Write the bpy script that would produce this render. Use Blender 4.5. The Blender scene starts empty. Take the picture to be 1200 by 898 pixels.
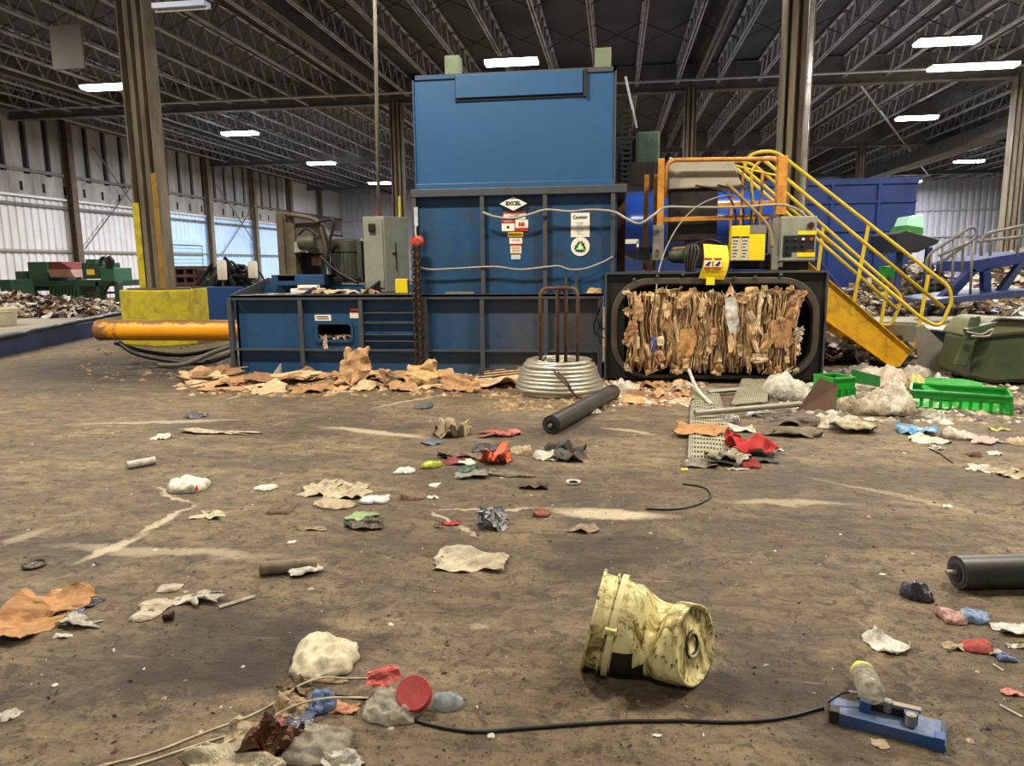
import bpy, bmesh, math, random
from mathutils import Vector, Matrix, noise, Euler
PI = math.pi
C = bpy.context.scene.collection
# ------------------------------------------------------------------ camera, world, lights, exposure
SC = bpy.context.scene
EYE = Vector((0, 0, 1.5)); FOC = 850.0
YAW, PITCH, ROLL = -.141, .1626, -.0107
FWD = Vector((math.sin(YAW)*math.cos(PITCH), math.cos(YAW)*math.cos(PITCH), -math.sin(PITCH)))
_r = Vector((math.cos(YAW), -math.sin(YAW), 0)); _u = _r.cross(FWD)
RGT = _r*math.cos(ROLL)+_u*math.sin(ROLL); UPV = -_r*math.sin(ROLL)+_u*math.cos(ROLL)
cd = bpy.data.cameras.new('camera'); cam = bpy.data.objects.new('camera', cd); C.objects.link(cam)
cd.sensor_fit = 'HORIZONTAL'; cd.sensor_width = 36; cd.lens = FOC*36/1200; cd.clip_end = 300; cd.clip_start = .05
cam.matrix_world = Matrix(((RGT.x, UPV.x, -FWD.x, EYE.x), (RGT.y, UPV.y, -FWD.y, EYE.y), (RGT.z, UPV.z, -FWD.z, EYE.z), (0, 0, 0, 1)))
SC.camera = cam
W = bpy.data.worlds.new('world'); SC.world = W; W.use_nodes = True
W.node_tree.nodes['Background'].inputs[0].default_value = (.85, .92, 1, 1)
W.node_tree.nodes['Background'].inputs[1].default_value = .22
SC.view_settings.view_transform = 'Standard'; SC.view_settings.look = 'None'
SC.view_settings.gamma = 1; SC.view_settings.use_curve_mapping = False
SC.view_settings.exposure = 0.56
LAMP_W = 520          # watts of each hanging lamp
LAMP_COL = (1, .91, .76)

def ray(px, py): return FWD*FOC + RGT*(px-600) - UPV*(py-449)
def at(px, py, Y):                    # the point at distance Y that stands at a pixel of the photograph
    d = ray(px, py); return EYE + d*(Y/d.y)
def grd(px, py, z=0):                 # the point of a level surface
    d = ray(px, py); return EYE + d*((z-EYE.z)/d.z)

# ------------------------------------------------------------------ materials
def lin(c): return tuple(((v/255)/12.92 if v/255 <= .04045 else ((v/255+.055)/1.055)**2.4) for v in c)+(1,)
_M = {}
class NT:
    def __init__(s, name):
        s.m = bpy.data.materials.new(name); s.m.use_nodes = True; s.t = s.m.node_tree
        s.b = s.t.nodes['Principled BSDF']; s.tc = s.n('ShaderNodeTexCoord')
    def n(s, t, **k):
        q = s.t.nodes.new(t)
        for a, b in k.items(): setattr(q, a, b)
        return q
    def l(s, a, b): s.t.links.new(a, b)
    def noise(s, scale, detail=4, rough=.6, vec=None, dist=0):
        q = s.n('ShaderNodeTexNoise'); q.inputs['Scale'].default_value = scale; q.inputs['Detail'].default_value = detail
        q.inputs['Roughness'].default_value = rough; q.inputs['Distortion'].default_value = dist
        s.l(vec or s.tc.outputs['Object'], q.inputs['Vector']); return q.outputs[0]
    def ramp(s, f, stops):
        q = s.n('ShaderNodeValToRGB'); e = q.color_ramp.elements
        while len(e) < len(stops): e.new(.5)
        for i, (p, c) in enumerate(stops):
            e[i].position = p; e[i].color = c if len(c) == 4 else tuple(c)+(1,)
        s.l(f, q.inputs[0]); return q.outputs[0]
    def mix(s, f, a, b, mode='MIX'):
        q = s.n('ShaderNodeMix', data_type='RGBA', blend_type=mode)
        for v, i in ((f, 0), (a, 6), (b, 7)):
            if hasattr(v, 'default_value'): s.l(v, q.inputs[i])
            elif i == 0: q.inputs[0].default_value = v
            else: q.inputs[i].default_value = v
        return q.outputs[2]
    def math(s, op, a, b=None, clamp=False):
        q = s.n('ShaderNodeMath', operation=op, use_clamp=clamp)
        for v, i in ((a, 0), (b, 1)):
            if v is None: continue
            if hasattr(v, 'default_value'): s.l(v, q.inputs[i])
            else: q.inputs[i].default_value = v
        return q.outputs[0]
    def mapv(s, scale=(1, 1, 1), loc=(0, 0, 0), rot=(0, 0, 0)):
        q = s.n('ShaderNodeMapping'); q.inputs['Scale'].default_value = scale; q.inputs['Location'].default_value = loc
        q.inputs['Rotation'].default_value = rot
        s.l(s.tc.outputs['Object'], q.inputs['Vector']); return q.outputs[0]
    def bump(s, h, strength=.3, dist=.01):
        q = s.n('ShaderNodeBump'); q.inputs['Strength'].default_value = strength; q.inputs['Distance'].default_value = dist
        s.l(h, q.inputs['Height']); s.l(q.outputs[0], s.b.inputs['Normal'])
B0 = (0, 0, 0, 1); W1 = (1, 1, 1, 1)
def paint(name, rgb, rough=.5, metal=0, dirt=(60, 48, 36), amt=.5, scale=3, bump=.15, streak=False):
    """painted or bare metal, worn in patches"""
    if name in _M: return _M[name]
    t = NT(name)
    v = t.mapv((1, 1, .18)) if streak else t.tc.outputs['Object']
    n1 = t.noise(scale, 6, .68, v, .6); n2 = t.noise(scale*9, 4, .6)
    f = t.ramp(n1, [(.60-.28*amt, B0), (.78-.1*amt, W1)])
    f = t.math('MULTIPLY', f, min(1, amt*1.2))
    sp = t.ramp(n2, [(.64, B0), (.70, W1)])
    f2 = t.math('MAXIMUM', f, t.math('MULTIPLY', sp, amt))
    base = t.mix(t.noise(scale*.7, 3), tuple(x*.8 for x in lin(rgb)[:3])+(1,), tuple(min(1, x*1.2) for x in lin(rgb)[:3])+(1,))
    t.l(t.mix(f2, base, lin(dirt)), t.b.inputs['Base Color'])
    t.b.inputs['Metallic'].default_value = metal
    r = t.math('ADD', t.math('MULTIPLY', f2, .3), rough, True); t.l(r, t.b.inputs['Roughness'])
    t.bump(t.math('ADD', n1, t.math('MULTIPLY', n2, .3)), bump, .01)
    _M[name] = t.m; return t.m
def plain(name, rgb, rough=.6, metal=0, var=.25, scale=6, bump=.2, emit=0, trans=0, alpha=1, emitrgb=None):
    if name in _M: return _M[name]
    t = NT(name); c = lin(rgb)
    n = t.noise(scale, 5, .65)
    t.l(t.mix(t.ramp(n, [(.3, B0), (.7, W1)]), tuple(x*(1-var) for x in c[:3])+(1,), tuple(min(1, x*(1+var)) for x in c[:3])+(1,)), t.b.inputs['Base Color'])
    t.b.inputs['Roughness'].default_value = rough; t.b.inputs['Metallic'].default_value = metal
    t.b.inputs['Transmission Weight'].default_value = trans; t.b.inputs['Alpha'].default_value = alpha
    if emit:
        t.b.inputs['Emission Color'].default_value = lin(emitrgb or rgb); t.b.inputs['Emission Strength'].default_value = emit
    if bump: t.bump(t.noise(scale*4, 4), bump, .01)
    _M[name] = t.m; return t.m
def litter_mat(rgb, kind='paper'):
    mx = sum(rgb)/3; rgb = tuple(min(236, int((mx+(v-mx)*.88)*1.06)) for v in rgb)
    nm = 'litter_%s_%d_%d_%d' % ((kind,)+tuple(rgb))
    if nm in _M: return _M[nm]
    t = NT(nm); c = lin(rgb); n = t.noise(14, 6, .7)
    d = lin((88, 70, 52))
    a = {'paper': .5, 'cloth': .45, 'film': .4, 'card': .45, 'metal': .5, 'clear': .4}[kind]
    f = t.math('MULTIPLY', t.ramp(n, [(.40, B0), (.62, W1)]), a)
    base = t.mix(t.noise(5, 3), tuple(x*.6 for x in c[:3])+(1,), tuple(min(1, x*1.2) for x in c[:3])+(1,))
    t.l(t.mix(f, base, d), t.b.inputs['Base Color'])
    t.b.inputs['Roughness'].default_value = {'paper': .8, 'cloth': .9, 'film': .25, 'card': .85, 'metal': .3, 'clear': .14}[kind]
    if kind == 'metal': t.b.inputs['Metallic'].default_value = .6
    if kind == 'clear': t.b.inputs['Alpha'].default_value = .58
    q = t.n('ShaderNodeTexNoise', noise_type='RIDGED_MULTIFRACTAL'); q.inputs['Scale'].default_value = {'paper': 7, 'cloth': 9, 'film': 17, 'card': 5, 'metal': 24, 'clear': 15}[kind]
    q.inputs['Detail'].default_value = 4; q.inputs['Distortion'].default_value = 1.2; t.l(t.tc.outputs['Object'], q.inputs['Vector'])
    t.bump(t.math('ADD', t.math('MULTIPLY', q.outputs[0], .35), t.math('MULTIPLY', t.noise(22, 5, .7), .5)), {'card': .35, 'paper': .5, 'cloth': .35}.get(kind, 1.0), .03)
    _M[nm] = t.m; return t.m

# ------------------------------------------------------------------ mesh building
class MB:
    def __init__(s): s.v = []; s.f = []; s.mi = []; s.cur = 0
    def add(s, vs, fs):
        o = len(s.v); s.v += [Vector(p) for p in vs]; s.f += [tuple(i+o for i in f) for f in fs]; s.mi += [s.cur]*len(fs); return s
    def box(s, x0, x1, y0, y1, z0, z1):
        return s.add([(x, y, z) for z in (z0, z1) for y in (y0, y1) for x in (x0, x1)],
                     [(0, 2, 3, 1), (4, 5, 7, 6), (0, 1, 5, 4), (2, 6, 7, 3), (0, 4, 6, 2), (1, 3, 7, 5)])
    def bar(s, a, b, w, h=None, up=(0, 0, 1)):          # a square bar between two points
        a, b = Vector(a), Vector(b); h = h or w; d = (b-a).normalized(); up = Vector(up)
        if abs(d.dot(up)) > .98: up = Vector((0, 1, 0)) if abs(d.y) < .9 else Vector((1, 0, 0))
        x = d.cross(up).normalized(); y = x.cross(d)
        vs = [p+x*(i*w/2)+y*(j*h/2) for p in (a, b) for j in (-1, 1) for i in (-1, 1)]
        return s.add(vs, [(0, 1, 3, 2), (4, 6, 7, 5), (0, 4, 5, 1), (2, 3, 7, 6), (0, 2, 6, 4), (1, 5, 7, 3)])
    def tube(s, pts, r, n=8, cap=True, rs=None):
        pts = [Vector(p) for p in pts]; rings = []; prev = None
        for i, p in enumerate(pts):
            d = (pts[min(i+1, len(pts)-1)]-pts[max(i-1, 0)])
            d = d.normalized() if d.length > 1e-9 else Vector((0, 0, 1))
            if prev is None:
                up = Vector((0, 0, 1)) if abs(d.z) < .9 else Vector((1, 0, 0)); x = d.cross(up).normalized()
            else:
                x = (prev-d*prev.dot(d)); x = x.normalized() if x.length > 1e-6 else d.orthogonal().normalized()
            prev = x; y = d.cross(x); rr = rs[i] if rs else r
            rings.append([p+x*(rr*math.cos(2*PI*k/n))+y*(rr*math.sin(2*PI*k/n)) for k in range(n)])
        o = len(s.v); vs = [q for R_ in rings for q in R_]; fs = []
        for i in range(len(rings)-1):
            for k in range(n):
                fs.append((i*n+k, i*n+(k+1) % n, (i+1)*n+(k+1) % n, (i+1)*n+k))
        if cap: fs.append(tuple(range(n))[::-1]); fs.append(tuple((len(rings)-1)*n+k for k in range(n)))
        return s.add(vs, fs)
    def lathe(s, prof, n=32, M=None, cap=True):          # prof: (r, z)
        M = M or Matrix(); vs = []; fs = []
        for r, z in prof:
            vs += [M @ Vector((r*math.cos(2*PI*k/n), r*math.sin(2*PI*k/n), z)) for k in range(n)]
        for i in range(len(prof)-1):
            for k in range(n): fs.append((i*n+k, i*n+(k+1) % n, (i+1)*n+(k+1) % n, (i+1)*n+k))
        if cap: fs.append(tuple(range(n))[::-1]); fs.append(tuple((len(prof)-1)*n+k for k in range(n)))
        return s.add(vs, fs)
    def prism(s, poly, a, b, axis='y'):                  # poly (x,z) for axis y; (y,z) for axis x; (x,y) for axis z
        def q(p, t): return {'y': (p[0], t, p[1]), 'x': (t, p[0], p[1]), 'z': (p[0], p[1], t)}[axis]
        n = len(poly); vs = [q(p, a) for p in poly]+[q(p, b) for p in poly]
        fs = [tuple(range(n)), tuple(range(2*n-1, n-1, -1))]+[(i, i+n, (i+1) % n+n, (i+1) % n) for i in range(n)]
        return s.add(vs, fs)
    def ring_plate(s, outer, inner, y0, y1):             # a plate in the x-z plane with a hole; same count
        n = len(outer); vs = []
        for t in (y0, y1): vs += [(p[0], t, p[1]) for p in outer]+[(p[0], t, p[1]) for p in inner]
        fs = []
        for i in range(n):
            j = (i+1) % n
            fs += [(i, j, n+j, n+i), (2*n+i, 3*n+i, 3*n+j, 2*n+j), (i, 2*n+i, 2*n+j, j), (n+i, n+j, 3*n+j, 3*n+i)]
        return s.add(vs, fs)
    def build(s, name, mats, parent=None, smooth=False, bevel=0, loc=None, fix=True):
        me = bpy.data.meshes.new(name)
        org = Vector(loc) if loc is not None else Vector((0, 0, 0))
        me.from_pydata([tuple(p-org) for p in s.v], [], s.f)
        for m in (mats if isinstance(mats, (list, tuple)) else [mats]): me.materials.append(m)
        me.polygons.foreach_set('material_index', s.mi)
        if fix:
            bm = bmesh.new(); bm.from_mesh(me); bmesh.ops.recalc_face_normals(bm, faces=bm.faces); bm.to_mesh(me); bm.free()
        if smooth: me.polygons.foreach_set('use_smooth', [True]*len(me.polygons))
        me.update()
        o = bpy.data.objects.new(name, me); C.objects.link(o); o.location = org
        if parent: o.parent = parent; o.location = org-(Vector(parent['org']) if 'org' in parent else Vector((0, 0, 0)))
        if smooth == 'auto':
            me.polygons.foreach_set('use_smooth', [True]*len(me.polygons))
            e = o.modifiers.new('split', 'EDGE_SPLIT'); e.split_angle = .7
        if bevel:
            b = o.modifiers.new('bevel', 'BEVEL'); b.width = bevel; b.segments = 2; b.limit_method = 'ANGLE'
        return o
def tag(o, label, cat, group=None, kind=None):
    if label: o['label'] = label
    if cat: o['category'] = cat
    if group: o['group'] = group
    if kind: o['kind'] = kind
    return o
def empty(name, loc, label, cat, group=None):
    o = bpy.data.objects.new(name, None); C.objects.link(o); o.location = loc; o.empty_display_size = .1
    o['org'] = tuple(loc); return tag(o, label, cat, group)
def struct(o): o['kind'] = 'structure'; return o
def copy_tree(o, parent=None):
    c = o.copy(); C.objects.link(c)
    if parent: c.parent = parent
    for ch in o.children: copy_tree(ch, c)
    return c
def box(name, x0, x1, y0, y1, z0, z1, m, parent=None, bevel=0): return MB().box(x0, x1, y0, y1, z0, z1).build(name, m, parent, bevel=bevel)
def rrect(x0, x1, z0, z1, r, n=8):
    P = []
    for cx, cz, a in ((x1-r, z1-r, 0), (x0+r, z1-r, PI/2), (x0+r, z0+r, PI), (x1-r, z0+r, 1.5*PI)):
        for i in range(n+1): t = a+PI/2*i/n; P.append((cx+r*math.cos(t), cz+r*math.sin(t)))
    return P
def smoothpts(pts, k=6):                                 # Catmull-Rom
    pts = [Vector(p) for p in pts]; out = []
    for i in range(len(pts)-1):
        p0, p1, p2, p3 = pts[max(i-1, 0)], pts[i], pts[i+1], pts[min(i+2, len(pts)-1)]
        for j in range(k):
            t = j/k; out.append(.5*((2*p1)+(p2-p0)*t+(2*p0-5*p1+4*p2-p3)*t*t+(-p0+3*p1-3*p2+p3)*t**3))
    return out+[pts[-1]]
def fillet(pts, r, k=5):
    pts = [Vector(p) for p in pts]; out = [pts[0]]
    for i in range(1, len(pts)-1):
        a, b, c = pts[i-1], pts[i], pts[i+1]; d1 = (a-b); d2 = (c-b); q = min(r, d1.length*.48, d2.length*.48)
        p1 = b+d1.normalized()*q; p2 = b+d2.normalized()*q
        for j in range(k+1): t = j/k; out.append(p1*(1-t)**2+b*2*t*(1-t)+p2*t*t)
    return out+[pts[-1]]
def text(s, loc, size, m, parent=None, name='lettering', bold=0, rot=(PI/2, 0, 0), sx=1):
    cu = bpy.data.curves.new(name, 'FONT'); cu.body = s; cu.size = size; cu.extrude = .0015; cu.align_x = 'CENTER'; cu.align_y = 'CENTER'
    cu.offset = bold; tmp = bpy.data.objects.new('tmp', cu); C.objects.link(tmp); bpy.context.view_layer.update()
    me = bpy.data.meshes.new_from_object(tmp.evaluated_get(bpy.context.evaluated_depsgraph_get())); bpy.data.objects.remove(tmp)
    me.materials.clear(); me.materials.append(m); o = bpy.data.objects.new(name, me); C.objects.link(o)
    o.rotation_euler = rot; o.scale = (sx, 1, 1)
    org = Vector(parent['org']) if parent and 'org' in parent else Vector((0, 0, 0))
    o.location = Vector(loc)-org; o.parent = parent; return o
# ------------------------------------------------------------------ common materials
def floor_mat():
    t = NT('oily_concrete'); P_ = t.tc.outputs['Object']
    n_big = t.noise(.35, 6, .62, None, .8); n_mid = t.noise(1.3, 9, .72, None, .5); n_fine = t.noise(30, 6, .8); n_m2 = t.noise(6.5, 8, .78, t.mapv((.55, 1.3, 1)), .6)
    v = t.mapv((.6, 1.3, 1), rot=(0, 0, .5)); n_str = t.noise(2.6, 9, .78, v, 1.6)
    v2 = t.mapv((.5, 1.5, 1), rot=(0, 0, -.2)); n_tyre = t.noise(3.0, 8, .75, v2, 1.0)
    c = t.ramp(n_mid, [(.34, lin((92, 78, 60))), (.46, lin((126, 108, 83))), (.56, lin((142, 123, 95))), (.70, lin((164, 144, 115)))])
    c = t.mix(t.math('MULTIPLY', t.ramp(n_m2, [(.44, B0), (.60, W1)]), .6), c, lin((72, 60, 46)))
    c = t.mix(t.math('MULTIPLY', t.ramp(n_str, [(.52, B0), (.64, W1)]), .4), c, lin((182, 163, 134)))
    c = t.mix(t.math('MULTIPLY', t.ramp(n_tyre, [(.52, B0), (.66, W1)]), .38), c, lin((68, 58, 47)))
    c = t.mix(t.math('MULTIPLY', t.ramp(n_big, [(.48, B0), (.62, W1)]), .45), c, lin((70, 60, 48)))
    c = t.mix(t.math('MULTIPLY', t.ramp(n_fine, [(.52, B0), (.62, W1)]), .6), c, lin((58, 47, 36)))
    c = t.mix(t.math('MULTIPLY', t.ramp(t.noise(55, 4, .8), [(.60, B0), (.68, W1)]), .35), c, lin((200, 180, 150)))
    c = t.mix(t.math('MULTIPLY', t.ramp(t.noise(11, 7, .8, None, .7), [(.53, B0), (.58, W1)]), .65), c, lin((54, 44, 34)))
    # oil and water stains, plus a darker patch under the ram, each with its own outline
    wob = t.n('ShaderNodeTexNoise'); wob.inputs['Scale'].default_value = 1.8; wob.inputs['Detail'].default_value = 9; wob.inputs['Roughness'].default_value = .72; t.l(P_, wob.inputs['Vector'])
    sub = t.n('ShaderNodeVectorMath', operation='SUBTRACT'); t.l(wob.outputs['Color'], sub.inputs[0]); sub.inputs[1].default_value = (.5, .5, .5)
    def wobbled(k):
        scl = t.n('ShaderNodeVectorMath', operation='SCALE'); t.l(sub.outputs[0], scl.inputs[0]); scl.inputs['Scale'].default_value = k
        add = t.n('ShaderNodeVectorMath', operation='ADD'); t.l(P_, add.inputs[0]); t.l(scl.outputs[0], add.inputs[1]); return add.outputs[0]
    w1, w2 = wobbled(1.1), wobbled(.38)
    def blob(g, wx, wy, rz, dark, rgb, w):
        nonlocal c
        m = t.n('ShaderNodeMapping', vector_type='TEXTURE'); m.inputs['Location'].default_value = g; m.inputs['Scale'].default_value = (wx, wy, 1); m.inputs['Rotation'].default_value = (0, 0, rz)
        t.l(w, m.inputs['Vector']); ln = t.n('ShaderNodeVectorMath', operation='LENGTH'); t.l(m.outputs[0], ln.inputs[0])
        f = t.ramp(ln.outputs['Value'], [(.5, W1), (1.0, B0)]); c = t.mix(t.math('MULTIPLY', t.math('MULTIPLY', f, dark), t.math('ADD', n_m2, .45, True)), c, lin(rgb))
    def spot(px, py, wx, wy, dark, rgb=(56, 47, 42)): blob(grd(px, py), wx, wy, 0, dark, rgb, w1)
    def streak(ax, ay, bx, by, wid, dark, rgb=(212, 196, 168)):
        a, b = grd(ax, ay), grd(bx, by); d = b-a; blob((a+b)/2, d.length/2*1.15, wid, math.atan2(d.y, d.x), dark, rgb, w2)
    spot(285, 760, .62, .40, .8); spot(90, 790, .4, .3, .4); spot(215, 800, .4, .2, .6); spot(330, 770, .35, .25, .6)
    spot(735, 650, .5, .35, .7); spot(690, 668, .3, .15, .5); spot(640, 712, .35, .25, .3); spot(480, 640, .6, .2, .4)
    spot(905, 800, .4, .25, .7); spot(1150, 850, .4, .4, .5); spot(990, 860, .3, .15, .4); spot(880, 760, .25, .15, .4)
    spot(700, 565, 2.4, .5, .4); spot(330, 500, 1.6, .5, .5); spot(190, 428, 3.4, 2.2, .95, (44, 36, 30)); spot(60, 450, 2.5, 1.2, .5); spot(1050, 560, 1.4, .4, .5)  # the widest spot makes the floor darker under the ram cylinder
    spot(480, 700, .6, .2, .3); spot(650, 500, 2.6, .5, .4); spot(60, 640, .8, .25, .6); spot(700, 600, 2.5, .3, .3); spot(250, 540, 1.6, .3, .35); spot(940, 620, 1.5, .3, .35)
    streak(90, 660, 165, 628, .05, .8); streak(165, 628, 222, 592, .035, .8); streak(222, 592, 175, 570, .02, .8); streak(60, 640, 330, 655, .07, .5)
    streak(505, 598, 640, 596, .02, .7); streak(640, 598, 790, 606, .10, .9); streak(505, 600, 522, 618, .02, .8); streak(522, 618, 560, 630, .02, .7)
    streak(260, 470, 330, 452, .05, .7); streak(80, 498, 290, 492, .08, .5); streak(380, 500, 500, 514, .10, .6); streak(430, 480, 520, 462, .05, .5)
    streak(840, 586, 1000, 590, .07, .45); streak(950, 560, 1190, 610, .05, .3); streak(548, 735, 575, 738, .04, .5); streak(1010, 652, 1040, 690, .03, .2, (60, 50, 40))
    streak(0, 640, 60, 620, .08, .45); streak(860, 640, 1190, 640, .03, .5, (58, 48, 38)); streak(640, 628, 860, 638, .03, .4, (58, 48, 38)); streak(700, 500, 770, 510, .05, .5)
    streak(10, 760, 120, 700, .12, .35, (150, 124, 90)); streak(180, 870, 330, 800, .1, .3, (150, 128, 96))
    # cracks in the slab
    cr = t.n('ShaderNodeTexVoronoi', feature='DISTANCE_TO_EDGE'); cr.inputs['Scale'].default_value = .21
    t.l(w1, cr.inputs['Vector'])
    c = t.mix(t.math('MULTIPLY', t.ramp(cr.outputs['Distance'], [(.0, W1), (.006, B0)]), t.math('MULTIPLY', n_mid, .6)), c, lin((170, 152, 128)))
    # scratches
    v3 = t.mapv((.9, 9, 1), rot=(0, 0, .5)); sc = t.ramp(t.noise(2.0, 4, .6, v3), [(.66, B0), (.71, W1)])
    c = t.mix(t.math('MULTIPLY', sc, .35), c, lin((170, 150, 125)))
    # grit
    gv = t.n('ShaderNodeTexVoronoi'); gv.inputs['Scale'].default_value = 38; t.l(P_, gv.inputs['Vector'])
    gr = t.math('MULTIPLY', t.ramp(gv.outputs['Distance'], [(.12, W1), (.24, B0)]), t.ramp(t.noise(1.1, 5, .7), [(.46, B0), (.58, W1)]))
    c = t.mix(t.math('MULTIPLY', gr, .8), c, lin((44, 35, 28)))
    t.l(c, t.b.inputs['Base Color'])
    t.l(t.ramp(n_mid, [(.3, (.55,)*3+(1,)), (.7, (.92,)*3+(1,))]), t.b.inputs['Roughness'])
    h = t.math('ADD', t.math('MULTIPLY', n_fine, .7), t.math('ADD', t.math('MULTIPLY', n_m2, .8), t.math('MULTIPLY', n_str, .6)))
    t.bump(h, .8, .035); return t.m
BLUE = paint('baler_blue', (18, 68, 108), .5, 0, (34, 42, 48), .6, 2.2, .2)
def grimy_blue():
    t = NT('baler_blue_grimy'); n1 = t.noise(1.3, 7, .7, None, .8); n2 = t.noise(.45, 4, .6); n3 = t.noise(14, 5, .7)
    sx = t.n('ShaderNodeSeparateXYZ'); t.l(t.tc.outputs['Object'], sx.inputs[0]); g = t.math('MULTIPLY', t.math('ADD', sx.outputs[0], 3.2), .11)
    f = t.ramp(t.math('ADD', t.math('ADD', t.math('MULTIPLY', n1, .6), t.math('MULTIPLY', n2, .4)), g), [(.50, B0), (.80, (.85,)*3+(1,))])
    c = t.mix(n3, lin((16, 58, 96)), lin((28, 78, 118))); c = t.mix(f, c, lin((74, 70, 64)))
    c = t.mix(t.math('MULTIPLY', t.ramp(n3, [(.56, B0), (.66, W1)]), .6), c, lin((42, 40, 38)))
    t.l(c, t.b.inputs['Base Color']); t.b.inputs['Roughness'].default_value = .55; t.bump(n3, .15, .01); _M['baler_blue_grimy'] = t.m; return t.m
BLUE_D = grimy_blue()
BLUE_H = paint('hopper_blue', (34, 82, 124), .45, 0, (36, 60, 84), .3, .9, .05)
EDGE = paint('worn_steel_edge', (66, 76, 84), .5, .2, (78, 58, 44), .65, 9)
BLACK = paint('greasy_black_steel', (30, 27, 24), .5, .2, (70, 52, 38), .45, 4)
RUST = paint('brown_rusty_steel', (92, 62, 46), .7, .1, (50, 34, 26), .6, 6)
ORANGE = paint('orange_yellow_frame', (204, 140, 46), .5, 0, (112, 66, 34), .6, 7)
YEL = paint('rail_yellow', (204, 176, 40), .45, 0, (96, 74, 30), .35, 8)
YELB = paint('bright_yellow_plate', (240, 210, 20), .5, 0, (96, 80, 30), .2, 8)
STRY = paint('stringer_yellow', (228, 172, 26), .5, 0, (96, 62, 24), .5, 6)
def ram_mat():
    t = NT('ram_yellow'); n1 = t.noise(5, 7, .75, None, .5); sx = t.n('ShaderNodeSeparateXYZ'); t.l(t.tc.outputs['Object'], sx.inputs[0])
    z_ = t.math('MULTIPLY', t.math('SUBTRACT', sx.outputs[2], .655), 4); x_ = t.math('MULTIPLY', t.math('SUBTRACT', -7.5, sx.outputs[0]), .7)
    f = t.ramp(t.math('ADD', n1, t.math('MAXIMUM', z_, x_)), [(.50, B0), (.60, W1)])
    c = t.mix(t.noise(2, 3), lin((224, 140, 10)), lin((246, 172, 24))); c = t.mix(t.math('MULTIPLY', f, .85), c, lin((96, 72, 50)))
    t.l(c, t.b.inputs['Base Color']); t.b.inputs['Roughness'].default_value = .45; t.bump(n1, .2, .01); return t.m
CYLY = ram_mat()
COLY = paint('guard_yellow', (196, 180, 34), .6, 0, (104, 92, 52), .6, 4)
COLW = paint('column_tan', (124, 114, 96), .7, 0, (62, 50, 38), .75, 3, .3, True)
GREY = paint('cabinet_grey', (140, 142, 128), .5, 0, (84, 78, 62), .35, 4)
GREY_L = paint('pale_grey_plastic', (168, 160, 142), .55, 0, (110, 100, 84), .4, 3)
GREEN = paint('machine_green', (32, 66, 48), .55, 0, (28, 32, 26), .45, 3)
BINGR = paint('bin_green', (62, 76, 50), .5, 0, (92, 84, 62), .4, 4)
RBLUE = paint('container_blue', (16, 52, 124), .45, 0, (14, 28, 66), .5, 1.2)
PBLUE = paint('pad_edge_blue', (34, 50, 92), .5, 0, (28, 28, 34), .5, 3)
MOTOR = paint('motor_grey_green', (72, 74, 60), .5, .1, (36, 32, 26), .5, 5)
GEAR = paint('gearbox_brown', (92, 82, 66), .6, .1, (52, 40, 30), .6, 3)
GALV = paint('galvanised_steel', (150, 146, 134), .45, .5, (96, 84, 66), .4, 6)
WIRE = paint('baling_wire', (184, 180, 164), .38, .6, (130, 112, 84), .3, 5)
RUB = plain('black_rubber', (22, 22, 22), .45)
REDP = plain('red_paint', (176, 66, 44), .5, 0, .4, 20)
CHAIN = paint('chain_steel', (70, 54, 44), .5, .4, (44, 32, 24), .5, 12)
JOIST = paint('joist_grey', (176, 176, 182), .5, .1, (80, 78, 76), .5, 3)
JOISTD = paint('girder_grey', (104, 100, 96), .6, .1, (48, 44, 40), .5, 2)
WHITE = plain('label_white', (226, 222, 210), .5, 0, .12, 30, 0)
INK = plain('ink_black', (20, 18, 18), .6, 0, .1, 5, 0)
LRED = plain('label_red', (176, 52, 44), .55, 0, .2, 30, 0)
LYEL = plain('label_yellow', (228, 190, 50), .55, 0, .2, 30, 0)
LGRN = plain('recycling_green', (22, 84, 40), .55, 0, .2, 30, 0)
LMINT = plain('recycling_mint', (196, 230, 170), .55, 0, .1, 30, 0)

# ------------------------------------------------------------------ room
XL, XR, YB, ZC = -26.0, 46.0, 68.0, 8.9
me = MB(); me.add([(XL-.3, -14, 0), (XR+.3, -14, 0), (XR+.3, YB+.3, 0), (XL-.3, YB+.3, 0)], [(0, 1, 2, 3)])
me.box(XL-.3, XR+.3, -14, YB+.3, -.4, -.002)
struct(me.build('floor', floor_mat(), fix=False))
def deck_mat():
    t = NT('dark_roof_deck'); w = t.n('ShaderNodeTexWave', bands_direction='Y'); w.inputs['Scale'].default_value = 3.2; t.l(t.tc.outputs['Object'], w.inputs['Vector'])
    n = t.noise(.8, 5); t.l(t.mix(n, lin((46, 45, 48)), lin((92, 90, 94))), t.b.inputs['Base Color']); t.b.inputs['Roughness'].default_value = .7
    t.bump(w.outputs[0], .8, .04); return t.m
struct(MB().box(XL-.3, XR+.3, -14, YB+.3, ZC, ZC+.2).build('ceiling', deck_mat()))
def wall_up():
    t = NT('upper_wall_board'); n = t.noise(1.2, 6, .7, t.mapv((1, 1, .25))); 
    t.l(t.mix(t.ramp(n, [(.3, B0), (.7, W1)]), lin((112, 108, 102)), lin((170, 166, 162))), t.b.inputs['Base Color']); t.b.inputs['Roughness'].default_value = .8
    return t.m
UPW = wall_up(); SLOT = plain('dark_gap', (14, 12, 12), .9)
CORR = paint('corrugated_pale', (206, 204, 204), .5, 0, (150, 140, 124), .35, 1.2, .1, True)
CORRD = paint('corrugated_grey', (184, 184, 192), .5, 0, (110, 104, 98), .45, 1.0, .1, True)
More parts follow.
